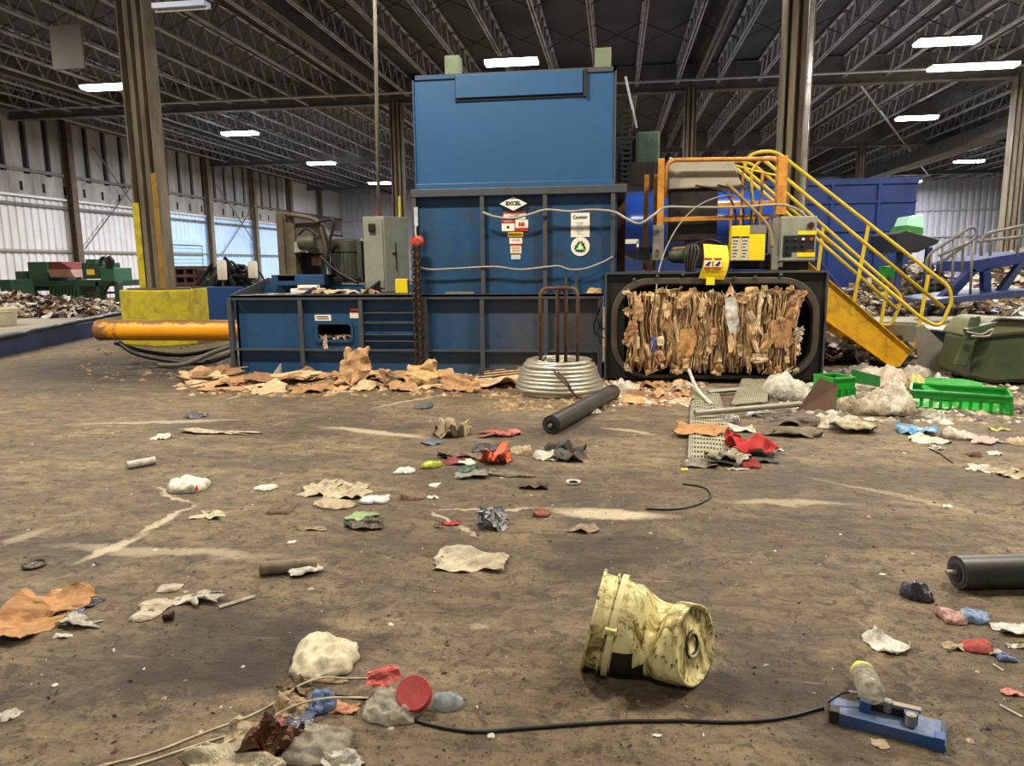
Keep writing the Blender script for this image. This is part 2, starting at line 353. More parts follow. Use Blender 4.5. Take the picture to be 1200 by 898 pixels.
CORRB = plain('daylit_fibreglass', (186, 208, 236), .45, 0, .06, 1, 0, emit=.12, emitrgb=(150, 190, 240))
def corrug(mb, p0, p1, z0, z1, pitch=.3, d=.05, nrm=(1, 0, 0)):
    p0, p1 = Vector(p0), Vector(p1); L = (p1-p0).length; n = int(L/pitch); nrm = Vector(nrm); prof = []
    for i in range(n):
        for f, h in ((0, 0), (.35, 0), (.45, 1), (.9, 1)): prof.append(p0+(p1-p0)*((i+f)/n)+nrm*(h*d))
    prof.append(p1); m = len(prof)
    vs = [(p.x, p.y, z0) for p in prof]+[(p.x, p.y, z1) for p in prof]
    mb.add(vs, [(i, i+1, m+i+1, m+i) for i in range(m-1)])
# left wall
wl = MB(); wl.box(XL-.3, XL-.12, -14, YB, 0, ZC); wl.cur = 1
ys = -13.0
wl.box(XL-.12, XL, -14, YB, 4.7, 5.7)
while ys < YB-12:                                        # board panels with dark gaps between
    wl.box(XL-.12, XL, ys+.38, ys+1.3, 5.7, 8.35); ys += 1.3
wl.cur = 2; corrug(wl, (XL-.1, YB-12, 0), (XL-.1, YB, 0), 5.7, 8.9, .3, .06)
wl.cur = 2; corrug(wl, (XL-.1, -14, 0), (XL-.1, 37.6, 0), 0, 4.7, .42, .06)
corrug(wl, (XL-.1, 60, 0), (XL-.1, YB, 0), 0, 4.7, .3, .06)
wl.cur = 3; wl.box(XL-.2, XL+.02, -14, YB, 8.35, ZC)
struct(wl.build('wall_left', [SLOT, UPW, CORR, JOISTD], fix=False))
w = MB(); 
corrug(w, (XL-.08, 37.6, 0), (XL-.08, 60, 0), 2.9, 4.7, .42, .06); corrug(w, (XL-.08, 44.2, 0), (XL-.08, 60, 0), 0, 2.9, .42, .06)
struct(w.build('window_1', CORRB, fix=False))
d = MB()
for i in range(13): d.prism([(XL-.06, .22*i), (XL+.0, .22*i+.03), (XL+.0, .22*i+.19), (XL-.06, .22*i+.22)], 38.5, 43.6, 'y')
d.box(XL-.05, XL+.12, 38.2, 44, 2.87, 3.15); d.box(XL-.05, XL+.1, 38.2, 38.5, 0, 2.9); d.box(XL-.05, XL+.1, 43.6, 44, 0, 2.9)
struct(d.build('door_1', plain('roller_door_pale_blue', (176, 206, 222), .45, 0, .08, 2, 0)))
for n_, (z, h, m) in enumerate(((2.33, .1, GALV), (4.35, .12, JOISTD), (5.85, .14, JOISTD), (4.72, .1, CORR))):
    struct(box('trim_%d' % (n_+1), XL-.02, XL+.12, -14, YB, z-h/2, z+h/2, m))
slt = MB()
yy = -12.0
while yy < 60: slt.box(XL-.01, XL+.012, yy, yy+.16, 4.95, 5.35); yy += 1.3
struct(slt.build('trim_5', SLOT))
wb = MB(); corrug(wb, (XL, YB, 0), (XR, YB, 0), 0, ZC, .5, .07, (0, -1, 0)); wb.box(XL-.3, XR+.3, YB+.1, YB+.3, 0, ZC)
struct(wb.build('wall_back', CORRD, fix=False))
wb = MB()
for z in (1.2, 3.4, 5.6): wb.box(XL, XR, YB-.2, YB-.08, z, z+.12)
struct(wb.build('trim_6', JOIST))
struct(MB().box(XR, XR+.3, -14, YB, 0, ZC).build('wall_right', CORRD))
# wall stanchions
k = 0
for y in (26.3, 32.4, 38.3, 44.4, 50.4, 56.4, 62.4):
    m = MB(); x0 = XL+.12
    m.box(x0, x0+.04, y-.18, y+.18, 0, ZC); m.box(x0+.04, x0+.28, y-.02, y+.02, 0, ZC); m.box(x0+.28, x0+.32, y-.18, y+.18, 0, ZC)
    tag(m.build('wall_column', COLW if k != 1 else paint('column_brown', (92, 76, 64), .7, 0, (60, 46, 38), .6, 3), loc=(x0, y, 0)), ['slim steel wall column %s' % s for s in ('cut off by the left edge of the photo', 'rusty brown behind the green baling machine', 'hidden behind the yellow-based column', 'left of the daylit wall panels beside the roller door', 'between two daylit wall panels', 'behind the brown gearbox unit', 'nearest the far left corner of the hall')][k], 'column'); k += 1
k = 0
for (a, b) in (((32.6, 2.4, 36.8, 5.9)), ((36.8, 2.4, 33.4, 6.6)), ((44.8, 2.5, 50, 6.2)), ((49.8, 2.5, 45.2, 6.8))) if False else ():
    pass
for y0, z0, y1, z1, lb in ((32.7, 2.45, 37.6, 6.6, 'thin wall bracing rod rising right beside the rusty wall column'), (34.0, 7.4, 38.0, 3.6, 'thin wall bracing rod falling right behind the yellow-based column'),
                           (45.4, 2.4, 50.2, 5.9, 'thin bracing rod rising right across the daylit panel'), (45.2, 6.8, 50.6, 2.6, 'thin bracing rod falling right across the daylit panel')):
    tag(MB().tube([(XL+.42, y0, z0), (XL+.42, y1, z1)], .035, 6).build('bracing_rod', JOISTD), lb, 'bracing rod')

# ------------------------------------------------------------------ roof steel
def make_joist():
    m = MB(); y0, y1 = -6.0, YB; zt, zb = ZC-.03, ZC-.78
    for sx in (-.045, .045): m.box(sx-.02, sx+.02, y0, y1, zb-.02, zb+.03)
    m.box(-.05, .05, y0, y1, zt-.05, zt)
    m.build
    ch = m
    webs = MB(); y = y0; i = 0
    while y < y1-.6:
        webs.bar((0, y, zb), (0, y+.45, zt-.02), .045); webs.bar((0, y+.45, zt-.02), (0, y+.9, zb), .045); y += .9
    root = empty('roof_joist', (0, 0, 0), 'open-web steel roof joist running away under the dark deck', 'roof joist', 'open-web roof joists')
    ch.build('chord', JOIST, root, fix=False); webs.build('web', paint('joist_web', (150, 150, 158), .5, .1, (56, 52, 50), .5, 2), root, fix=False)
    return root
jr = make_joist(); first = True
BEAMX = (-20.9, -9.0, 2.95, 14.6, 26.6, 38.5)
x = -24.6
while x < XR-1:
    if min(abs(x-b) for b in BEAMX) > .5:
        o = jr if first else copy_tree(jr); first = False; o.location.x = x
    x += 1.49
for i, bx in enumerate(BEAMX):
    m = MB(); zb = 8.1
    m.box(bx-.13, bx+.13, -6, YB, zb, zb+.03); m.box(bx-.015, bx+.015, -6, YB, zb, ZC-.05); m.box(bx-.13, bx+.13, -6, YB, ZC-.06, ZC-.02)
    tag(m.build('roof_beam', JOISTD, loc=(bx, 0, 8)), 'long steel roof beam running away from the camera, %s' % ('nearest the left wall', 'over the column with the yellow base', 'over the column right of the baler', 'over the column at the right edge', 'further right than the right edge column', 'farthest right of all')[i], 'roof beam', 'beams along the hall')
GY = (13.5, 29.5, 45.0, 60.5)
for i, gy in enumerate(GY):
    m = MB(); zb = 7.85
    m.box(XL, XR, gy-.16, gy+.16, zb, zb+.04); m.box(XL, XR, gy-.02, gy+.02, zb, 8.85); m.box(XL, XR, gy-.16, gy+.16, 8.8, 8.85)
    tag(m.build('roof_girder', JOISTD if i else COLW, loc=(0, gy, 8)), 'deep steel girder crossing the hall, %s' % ('nearest, over the yellow-based column', 'second row, seen above the blue baler hopper', 'third row, over the far columns', 'farthest, near the back wall')[i], 'girder', 'girders across the hall')
# bridging crosses between joists and long pipes
for i, y in enumerate((8.2, 17.0, 20.4, 24.2, 33, 37.5, 41.5, 49, 53, 57)):
    m = MB(); x = -24.6
    while x < XR-2:
        m.bar((x, y, 8.15), (x+1.49, y, 8.82), .03); m.bar((x, y, 8.82), (x+1.49, y, 8.15), .03); x += 1.49
    tag(m.build('cross_bridging', paint('bridging_dark', (70, 66, 64), .6, .1, (40, 36, 34), .5, 2), loc=(0, y, 8.4), fix=False), 'row of thin crossed bridging bars between the roof joists', 'roof bracing', 'rows of crossed roof bracing')
def pipe(name, pts, r, m, label, cat, n=8):
    return tag(MB().tube(pts, r, n).build(name, m, smooth=True, loc=pts[0], fix=False), label, cat)
PIPEM = paint('sprinkler_pipe', (170, 170, 172), .4, .3, (90, 88, 86), .4, 2)
pipe('sprinkler_pipe', [(-12.4, 2, 7.95), (-12.4, 66, 7.95)], .05, PIPEM, 'long bright pipe running away under the roof beside the yellow-based column', 'pipe')
pipe('sprinkler_pipe', [(-24.9, 16.6, 8.02), (3.0, 16.6, 8.02), (20, 16.6, 8.02)], .05, PIPEM, 'bright pipe crossing the roof above the blue baler hopper', 'pipe')
pipe('sprinkler_pipe', [(9.0, 30, 7.92), (24, 62, 7.92)], .05, PIPEM, 'thin pipe slanting away under the roof at the right', 'pipe')
pipe('sprinkler_pipe', [(-24.9, 27.6, 7.85), (34, 27.6, 7.85)], .045, PIPEM, 'thin pipe crossing the hall just before the second girder', 'pipe')
m = MB(); m.box(17.2, 18.2, 34, 62, 7.1, 7.8)
tag(m.build('air_duct', JOISTD, loc=(17.7, 34, 7.4), bevel=.03), 'long dark rectangular duct under the roof at the right', 'duct')

# ------------------------------------------------------------------ columns
def column(x, y, label, w=.36, dep=.62, m=COLW, h=8.0, yellow=0):
    root = empty('steel_column', (x, y, 0), label, 'column')
    b = MB(); a = w
    for s in (-1, 1): b.box(x+s*a-.03 if s > 0 else x-a-.0, x+a if s > 0 else x-a+.03, y-dep/2, y+dep/2, 0, h)
    b.box(x-a+.03, x+a-.03, y-.02, y+.02, 0, h)
    for s in (-1, 1): b.box(x+s*.09-.05, x+s*.09+.05, y-dep/2+.02, y-.02, 0, h)
    b.build('shaft', m, root, bevel=.008)
    box('base_plate', x-a-.08, x+a+.08, y-dep/2-.08, y+dep/2+.08, 0, .03, BLACK, root)
    return root
c1 = column(-9.03, 13.5, 'tall tan steel column rising from a yellow concrete guard box', .27, .36)
b = MB(); b.box(-9.305, -9.17, 13.30, 13.318, .9, 2.75); b.build('paint_band', COLY, c1).__setitem__('label', 'yellow paint band')
b = MB(); b.box(-8.86, -8.755, 13.30, 13.318, .9, 3.3); b.build('paint_band', paint('mustard_band', (150, 116, 44), .6, 0, (80, 62, 34), .5, 3), c1).__setitem__('label', 'mustard paint band')
column(2.99, 13.5, 'tall tan steel column with a bright pipe, right of the baler hopper', .23, .4)
pipe('conduit_pipe', [(3.1, 13.1, 0), (3.1, 13.1, 8.2)], .045, paint('conduit_bright', (190, 190, 190), .3, .6, (90, 90, 90), .5, 9), 'bright conduit fixed up the front of the column right of the hopper', 'pipe')
column(-8.75, 29.5, 'far steel column left of the baler hopper', .24, .4)
column(2.75, 29.5, 'far steel column seen just right of the hopper', .22, .4)
column(14.3, 29.5, 'steel column at the right edge of the photo', .26, .4)
column(13.75, 45, 'distant steel column above the blue container wall', .22, .35)
column(-9.2, 45, 'distant steel column seen between cabinet and hopper', .22, .35)
column(26.6, 45, 'distant steel column at far right by the back wall', .22, .35)
g = empty('column_guard', (-9.0, 13.4, 0), 'yellow six-sided concrete guard box around the left column foot', 'column guard')
a0 = at(142, 370, 13.1).x; a1 = at(182, 370, 12.7).x; a2 = at(229, 370, 13.2).x
poly = [(a0, 13.1), (a1, 12.7), (a2, 13.2), (at(229, 370, 13.9).x, 13.9), (a1+.1, 14.4), (a0-.1, 13.9)]
MB().prism([(p[0], p[1]) for p in poly], 0, 1.08, 'z').build('body', COLY, g, bevel=.03)
rim = [(a1+(p[0]-a1)*.86-.0, 13.4+(p[1]-13.4)*.86) for p in poly]
MB().prism(rim, 1.08, 1.11, 'z').build('fill', plain('dirty_fill', (92, 74, 56), .9), g)
pipe('hanging_pipe', [at(438, -40, 10.6), at(439, 0, 10.6), at(444, 252, 10.6)], .028, GALV, 'thin vertical pipe dropping from the roof to the grey cabinet', 'pipe')

# ------------------------------------------------------------------ lamps
TUBE = plain('lamp_glow', (255, 240, 214), .5, 0, 0, 1, 0, emit=11, emitrgb=(255, 240, 214))
TUBEC = plain('lamp_glow_cool', (240, 244, 255), .5, 0, 0, 1, 0, emit=24, emitrgb=(226, 236, 255))
HOUS = paint('lamp_housing', (150, 150, 146), .5, .2, (90, 88, 84), .3, 5)
def lamp(x, y, label, z=7.62, watt=LAMP_W, L=1.25, group='hanging bay lamps'):
    root = empty('bay_lamp', (x, y, z), label, 'ceiling lamp', group)
    m = MB(); m.prism([(y-.29, z), (y+.29, z), (y+.16, z+.1), (y-.16, z+.1)], x-L/2, x+L/2, 'x'); m.build('housing', HOUS, root)
    m = MB(); m.prism([(y-.28, z), (y-.26, z-.06), (y-.18, z-.11), (y+.18, z-.11), (y+.26, z-.06), (y+.28, z)], x-L/2, x+L/2, 'x'); m.build('lens', TUBE if y < 30 else TUBEC, root)
    m = MB(); m.tube([(x-L*.4, y, z+.1), (x-L*.4, y, ZC)], .008, 5); m.tube([(x+L*.4, y, z+.1), (x+L*.4, y, ZC)], .008, 5); m.build('hanger', JOISTD, root, fix=False)
    ld = bpy.data.lights.new('lamp_light', 'AREA'); ld.shape = 'RECTANGLE'; ld.size = L; ld.size_y = .35; ld.energy = watt; ld.color = LAMP_COL if y < 26 else (.95, .96, 1)
    lo = bpy.data.objects.new('lamp_light', ld); C.objects.link(lo); lo.location = (0, 0, -.17); lo.parent = root
    return root
for x, y, l in ((-17.2, 23.8, 'lit bay lamp left of the big tan column, nearest in the left row'), (-17.2, 32.8, 'lit bay lamp in the left row, second away'), (-17.5, 43, 'lit bay lamp in the left row, third and small'),
                (-3.2, 23.2, 'lit bay lamp directly above the blue hopper'), (9.2, 23.3, 'lit bay lamp upper right, above the lit girder'),
                (12.9, 35.1, 'lit bay lamp below the lit girder at upper right'), (22, 50.9, 'distant lit bay lamp beside the right edge column'), (22.9, 62.7, 'farthest lit bay lamp above the blue container'),
                (-17.5, 54, 'faraway lit bay lamp by the far left corner'), (-3.2, 44, 'lit bay lamp hidden far behind the hopper')):
    lamp(x, y, l, L=1.6, watt=LAMP_W*(1 if y < 30 else 2.2))
lamp(11.4, 26.7, 'long lit strip lamp along the lit girder at upper right', z=7.7, L=2.6)
for x, y in ((-11, 6), (-3.5, 6), (4.5, 6), (12, 6.5), (0, -3.5), (3, 14.5), (-17, 13), (12, 15)):
    lamp(x, y, 'bay lamp above the top edge of the photo', group='bay lamps over the camera', watt=LAMP_W*(.35 if y < 0 else 1))
st = empty('strip_light', (-5.2, 9.5, 7.9), 'unlit white strip lamp at the top edge beside the tan column', 'ceiling lamp')
pA = at(182, 9, 11.6); pB = at(243, 5, 11.6)
MB().bar(pA, pB, .2, .08).build('housing', paint('strip_white', (176, 190, 222), .4, 0, (120, 120, 130), .2, 5), st)
MB().tube([pA-Vector((0, 0, .06)), pB-Vector((0, 0, .06))], .02, 8).build('tube', WHITE, st)
st2 = empty('hanging_board', at(78, 55, 17), 'flat grey square panel hanging under the roof at upper left', 'panel')
pA = at(78, 55, 17); MB().box(pA.x-.42, pA.x+.42, 17, 17.06, pA.z-.5, pA.z+.5).build('board', paint('panel_grey', (112, 104, 100), .6, 0, (80, 74, 70), .3, 2), st2)
MB().tube([(pA.x-.3, 17.03, pA.z+.5), (pA.x-.3, 17.03, 8.85)], .012, 5).tube([(pA.x+.3, 17.03, pA.z+.5), (pA.x+.3, 17.03, 8.85)], .012, 5).build('hanger', JOISTD, st2)
# ------------------------------------------------------------------ the baler
YF = 9.6
bl = empty('baler', (-2.75, 9.6, 0), 'big blue two-level cardboard baler with EXCEL plate filling the middle', 'baling machine')
def X9(px, py=400, Y=YF): return at(px, py, Y).x
# lower chamber with an access opening
x0, x1, zt = -5.3, -.18, 1.08
ox0, ox1, oz0, oz1 = X9(371), X9(411), at(390, 399, YF).z, at(390, 380, YF).z
m = MB(); yb = YF+.06
m.box(x0, ox0, yb, yb+.05, 0, zt); m.box(ox1, x1, yb, yb+.05, 0, zt); m.box(ox0, ox1, yb, yb+.05, 0, oz0); m.box(ox0, ox1, yb, yb+.05, oz1, zt)
m.box(x0, x1, 11.4, 11.45, 0, zt); m.box(x0, x0+.03, yb, 11.45, 0, zt)
o = m.build('chamber_wall', BLUE_D, bl)
m = MB(); m.box(ox0-.15, ox1+.15, yb+.6, yb+.65, 0, zt-.05); m.build('chamber_lining', BLACK, bl)
ir = MB(); ir.ring_plate(rrect(ox0-.03, ox1+.03, oz0-.03, oz1+.03, .06, 4), rrect(ox0+.005, ox1-.005, oz0+.005, oz1-.005, .05, 4), YF+.03, yb+.002)
ir.build('opening_rim', BLUE, bl)
for n_, (a, b, c_, d) in enumerate(((x0, x1, zt, 'p'),)):
    m = MB(); m.box(x0-.02, x1+.03, YF-.05, 11.45, zt-.01, zt+.03); m.box(x0-.02, x1+.03, YF-.05, YF-.02, zt-.04, zt+.03)
    m.build('top_flange', EDGE, bl, bevel=.006)
for px in (273, 355, 425, 566, 640, 703):                 # upright ribs of the lower chamber
    x = X9(px); m = MB(); m.box(x-.012, x+.012, YF-.04, yb+.02, 0, zt-.01); m.box(x-.03, x+.03, YF-.045, YF-.03, 0, zt-.01); m.build('stiffener_rib', EDGE, bl, bevel=.003)
for a, b in ((273, 355), (355, 425), (425, 497), (500, 566), (566, 640), (640, 703)):
    z = .345; m = MB(); m.box(X9(a)+.02, X9(b)-.02, YF-.03, yb+.01, z-.012, z+.012); m.build('cross_rib', EDGE, bl)
for z in (.86, .72, .56, .47): box('cross_bar', X9(426)+.02, X9(496), YF+.0, yb+.01, z-.008, z+.008, EDGE, bl)
x = X9(498); box('guide_rail', x, x+.05, YF-.06, yb, .1, zt, EDGE, bl, bevel=.004)
# fins on the deck
for px, ap in ((274, .25), (355, .25), (425, .27)):
    x = X9(px); m = MB(); m.prism([(YF, zt+.03), (YF+1.15, zt+ap), (YF+1.35, zt+ap-.02), (YF+1.8, zt+.03)], x-.012, x+.012, 'x'); m.build('deck_fin', EDGE, bl)
m = MB(); m.box(X9(275), X9(484), YF+1.0, YF+1.03, zt, zt+.14); m.build('deck_curb', BLUE_D, bl)
# upper chamber
ux0, ux1, uz = -2.66, .02, 2.42
m = MB(); m.box(ux0, ux1, YF+.05, 11.3, zt+.02, uz); m.build('upper_chamber', BLUE, bl)
for px in (487, 566, 639, 718):
    p = at(px, 280, YF); m = MB(); m.box(p.x-.012, p.x+.012, YF-.035, YF+.06, zt+.03, uz); m.box(p.x-.028, p.x+.028, YF-.04, YF-.028, zt+.03, uz); m.build('stiffener_rib', EDGE, bl, bevel=.003)
m = MB(); m.box(ux0-.02, ux1+.12, YF-.045, 11.4, uz-.005, uz+.05); m.box(ux0-.02, ux1+.12, YF-.05, YF-.03, uz-.04, uz+.06); m.build('collar_flange', EDGE, bl, bevel=.008)
m = MB(); m.box(ux0+.05, ux1-.05, YF-.02, YF+.0, uz+.05, uz+.13); m.build('hopper_seat', BLUE_H, bl, bevel=.005)
# hopper
hx0, hx1, hz1 = -2.60, -.03, 3.87
m = MB(); m.box(hx0, hx1, YF, 11.3, uz+.05, hz1); m.build('hopper', BLUE_H, bl, bevel=.006)
m = MB(); m.box(hx0-.02, hx1+.02, YF-.02, YF+.02, hz1-.02, hz1+.035); m.box(hx0-.02, hx0+.02, YF-.02, 11.3, hz1-.02, hz1+.035); m.box(hx1-.02, hx1+.02, YF-.02, 11.3, hz1-.02, hz1+.035)
m.box(hx1-.0, hx1+.02, YF-.02, YF+.02, uz+.05, hz1); m.box(hx0-.02, hx0+.0, YF-.02, YF+.02, uz+.05, hz1); m.build('hopper_rim', BLUE_D, bl)
fa = at(535, 118, YF); fb = at(683, 112, YF)
m = MB(); m.box(fa.x, fb.x, YF-.045, YF-.003, fa.z+.02, hz1+.01); m.build('hopper_flap', BLUE_H, bl, bevel=.006)
m = MB(); m.box(fa.x-.01, fb.x+.0, YF-.02, YF-.001, fa.z-.012, fa.z+.015); m.box(fb.x+.01, fb.x+.05, YF-.05, YF, fa.z-.02, hz1+.02); m.box(fa.x-.015, fa.x-.002, YF-.02, YF, fa.z-.02, hz1); m.build('flap_edge', INK, bl)
PG = paint('post_green', (112, 124, 92), .5, 0, (70, 72, 56), .4, 5)
for pa, pb, zt2 in ((521, 538, 65), (697, 716, 56)):
    a = at(pa, 80, YF+.25); b = at(pb, 80, YF+.25); t_ = at(pa, zt2, YF+.25); m = MB(); m.box(a.x, b.x, YF+.25, YF+.45, hz1-.02, t_.z); m.build('guide_post', PG, bl, bevel=.01)
# ram cylinder and hoses
m = MB(); cy = at(200, 386, 10.15)
CM = Matrix.Translation((at(115, 386, 10.15).x, 10.15, .565)) @ Matrix.Rotation(PI/2, 4, 'Y')
L = -5.28-at(115, 386, 10.15).x
m.lathe([(.0, 0), (.14, 0), (.16, .02), (.165, .05), (.158, .06), (.158, L-.1), (.165, L-.08), (.165, L)], 32, CM)
o = m.build('ram_cylinder', CYLY, bl, smooth='auto', fix=False); o['label'] = 'scuffed yellow ram cylinder'
m = MB(); m.prism([(9.75, .1), (10.6, .1), (10.6, .95), (9.75, .95)], -5.36, -5.3, 'x'); m.build('end_plate', BLUE_D, bl)
for n_, pts in enumerate(([(140, 402, 10.1), (160, 415, 10.0), (200, 423, 9.9), (240, 425, 9.9), (272, 415, 10)], [(135, 402, 10.4), (170, 412, 10.4), (215, 416, 10.4), (272, 405, 10.3)], [(185, 428, 9.6), (215, 427, 9.7), (250, 413, 9.9), (274, 405, 10)])):
    q = [at(*p) for p in pts]; 
    for p in q: p.z = max(p.z, .05)
    MB().tube(smoothpts(q), .035, 8).build('hydraulic_hose', RUB if n_ < 2 else paint('grey_hose', (92, 88, 80), .5), bl, smooth=True, fix=False)
# front cables on the upper chamber
def on_face(L_, Y): return [at(px, py, Y) for px, py in L_]
GC = paint('grey_cable', (150, 144, 132), .5, 0, (90, 80, 70), .3, 8)
MB().tube(smoothpts(on_face([(566, 249), (580, 254), (600, 256), (622, 251), (640, 246), (668, 248), (690, 246), (718, 248)], 9.5)+[at(735, 257, 9.45), at(750, 262, 9.4), at(766, 252, 9.5), at(780, 243, 9.75), at(810, 243, 9.8), at(850, 243, 9.8), at(880, 242, 9.8), at(915, 240, 9.8), at(935, 246, 9.85), at(948, 258, 9.9)]), .016, 8).build('cable', GC, bl, smooth=True, fix=False)
MB().tube(smoothpts(on_face([(490, 313), (505, 316), (530, 315), (566, 313), (585, 313), (610, 316), (640, 313), (655, 312), (668, 316), (685, 315), (705, 308), (718, 301)], 9.55)), .012, 8).build('cable', GC, bl, smooth=True, fix=False)
for px in (663, 675):
    p = at(px, 330, YF-.02); m = MB(); m.tube([p-Vector((0, 0, .09)), p+Vector((0, 0, .05))], .02, 8); m.tube([p+Vector((0, 0, .05)), p+Vector((0, 0, .18))], .008, 6); m.build('hose_fitting', MOTOR, bl, fix=False)
MB().tube(smoothpts(on_face([(703, 363), (697, 375), (696, 385), (700, 393), (708, 396)], 9.5)), .012, 6).tube(smoothpts(on_face([(707, 352), (702, 362), (699, 372), (705, 384), (709, 386)], 9.48)), .01, 6).build('hydraulic_hose', RUB, bl, smooth=True, fix=False)
# writing and plates
def plate(x0p, y0p, x1p, y1p, mat, Y=YF+.04, th=.004, name='sign_plate', par=bl):
    a = at(x0p, (y0p+y1p)/2, Y); b = at(x1p, (y0p+y1p)/2, Y); c = at((x0p+x1p)/2, y0p, Y); d = at((x0p+x1p)/2, y1p, Y)
    return MB().box(a.x, b.x, Y-th, Y, d.z, c.z).build(name, mat, par), Vector(((a.x+b.x)/2, Y-th-.001, (c.z+d.z)/2)), b.x-a.x, c.z-d.z
c = at(602, 239, YF+.03); d = MB(); hw, hh = .18, .088
d.prism([(c.x-hw, c.z), (c.x, c.z+hh), (c.x+hw, c.z), (c.x, c.z-hh)], YF-.012, YF+.045, 'y'); o = d.build('name_plate', WHITE, bl); o['label'] = 'white diamond EXCEL plate'
text('EXCEL', (c.x, YF-.014, c.z+.002), .068, INK, bl, bold=.003, sx=1.0)
S = YF+.045
_, q, w_, h_ = plate(590, 249, 616, 257, WHITE, S); plate(590, 247.5, 616, 250, LRED, S-.004)
text('CAUTION', (q.x, q.y-.002, q.z-.01), .035, LRED, bl)
_, q, w_, h_ = plate(588, 258, 603, 271, WHITE, S); plate(588, 258, 603, 261.5, LRED, S-.004); text('DANGER', (q.x, q.y-.006, q.z+h_*.37), .024, WHITE, bl)
MB().lathe([(.018, 0), (.018, .003)], 16, Matrix.Translation((q.x, q.y+.001, q.z-.02)) @ Matrix.Rotation(PI/2, 4, 'X')).build('hand_symbol', INK, bl)
_, q, w_, h_ = plate(604, 257.5, 619, 271, WHITE, S); plate(604, 267, 619, 271, LRED, S-.004)
m = MB()
for dx in (-.03, 0, .025): m.prism([(q.x+dx-.015, q.z-.01), (q.x+dx+.012, q.z-.005), (q.x+dx+.01, q.z+.035), (q.x+dx-.002, q.z+.05), (q.x+dx-.014, q.z+.02)], q.y-.003, q.y, 'y')
m.build('hand_symbol', LRED, bl)
_, q, w_, h_ = plate(595, 272, 613, 278, LYEL, S); text('CAUTION', (q.x, q.y-.001, q.z), .036, INK, bl)
_, q, w_, h_ = plate(597, 279, 612, 286, WHITE, S); plate(597, 285.5, 612, 287, LRED, S-.004); text('NOTICE', (q.x, q.y-.001, q.z+.01), .03, LRED, bl)
_, q, w_, h_ = plate(598, 288, 611, 297, plain('label_cream', (226, 210, 180), .5, 0, .1, 30, 0), S)
m = MB()
for k in range(4): m.box(q.x-.05, q.x+.05, q.y-.001, q.y, q.z+.03-k*.02, q.z+.035-k*.02)
m.build('printed_lines', EDGE, bl)
_, q, w_, h_ = plate(599, 298.5, 610, 304, plain('label_grey_white', (190, 196, 196), .5, 0, .1, 30, 0), S)
_, q, w_, h_ = plate(669, 249.5, 691, 278, WHITE, S, name='dealer_plate'); text('Cumber', (q.x-.0, q.y-.001, q.z+h_*.32), .062, INK, bl, bold=.001, sx=.9)
m = MB()
for k in range(9): m.box(q.x-.055+(k % 3)*.008, q.x+.05-(k % 4)*.012, q.y-.001, q.y, q.z+.03-k*.019, q.z+.034-k*.019)
m.build('printed_lines', EDGE, bl)
c = at(680, 289, S); MB().lathe([(.122, 0), (.122, .004)], 40, Matrix.Translation((c.x, S, c.z)) @ Matrix.Rotation(PI/2, 4, 'X')).build('recycling_plate', WHITE, bl)
m = MB(); m.prism([(c.x+.062*math.cos(PI/2+k*2*PI/3), c.z-.012+.062*math.sin(PI/2+k*2*PI/3)) for k in range(3)], S-.006, S-.0045, 'y'); m.build('recycling_field', LMINT, bl)
m = MB()                                                  # three bent chasing arrows
for k in range(3):
    R_ = lambda p, a=k*2*PI/3: (c.x+p[0]*math.cos(a)-p[1]*math.sin(a), c.z-.008+p[0]*math.sin(a)+p[1]*math.cos(a))
    m.prism([R_(p) for p in ((-.058, .018), (-.030, .066), (-.004, .080), (-.002, .046), (-.018, .034), (-.030, .014))], S-.008, S-.0055, 'y')
    m.prism([R_(p) for p in ((.004, .078), (.026, .078), (.040, .050), (.056, .058), (.044, .016), (.006, .030), (.020, .038), (.010, .052))], S-.008, S-.0055, 'y')
m.build('recycling_arrows', LGRN, bl)
Sl = yb
_, q, w_, h_ = plate(369, 369, 388, 376, WHITE, Sl-.001); MB().box(q.x-.09, q.x+.08, q.y-.002, q.y, q.z+.008, q.z+.022).box(q.x-.08, q.x+.09, q.y-.002, q.y, q.z-.02, q.z-.008).build('printed_lines', INK, bl)
_, q, w_, h_ = plate(410, 366, 424, 373, WHITE, Sl-.001); plate(410, 361, 424, 366.5, LRED, Sl-.001); text('DANGER', (q.x, q.y-.001, q.z+.075), .032, WHITE, bl)
# little items on the deck edge
plate(522, 342, 556, 344.5, GALV, YF+.02, .03, 'latch_bar')
# bale door frame ------------------------------------------------
fx0, fx1, fz0, fz1 = -.12, 2.55, .03, 1.38; FY = 9.32
out = rrect(fx0, fx1, fz0, fz1, .01, 8); inn = rrect(fx0+.17, fx1-.17, fz0+.06, fz1-.17, .42, 8)
m = MB(); m.ring_plate(out, inn, FY, FY+.12); m.build('door_frame', BLACK, bl)
m = MB(); m.ring_plate(rrect(fx0+.08, fx1-.08, fz0+.02, fz1-.07, .46, 8), rrect(fx0+.16, fx1-.16, fz0+.07, fz1-.15, .40, 8), FY-.07, FY+.01)
o = m.build('door_ring', paint('worn_ring', (84, 76, 66), .5, .2, (48, 36, 28), .6, 4), bl, bevel=.012)
m = MB(); m.ring_plate(out, rrect(fx0+.02, fx1-.02, fz0+.0, fz1-.02, .01, 8), FY-.06, FY+.02); m.build('door_lip', EDGE, bl)
m = MB(); ii = rrect(fx0+.17, fx1-.17, fz0+.06, fz1-.17, .42, 8); n_ = len(ii)
m.add([(p[0], FY+.05, p[1]) for p in ii]+[(p[0], FY+1.6, p[1]) for p in ii], [(i, (i+1) % n_, (i+1) % n_+n_, i+n_) for i in range(n_)]+[tuple(range(2*n_-1, n_-1, -1))])
m.build('bale_tunnel', BLACK, bl, fix=False)
m = MB()
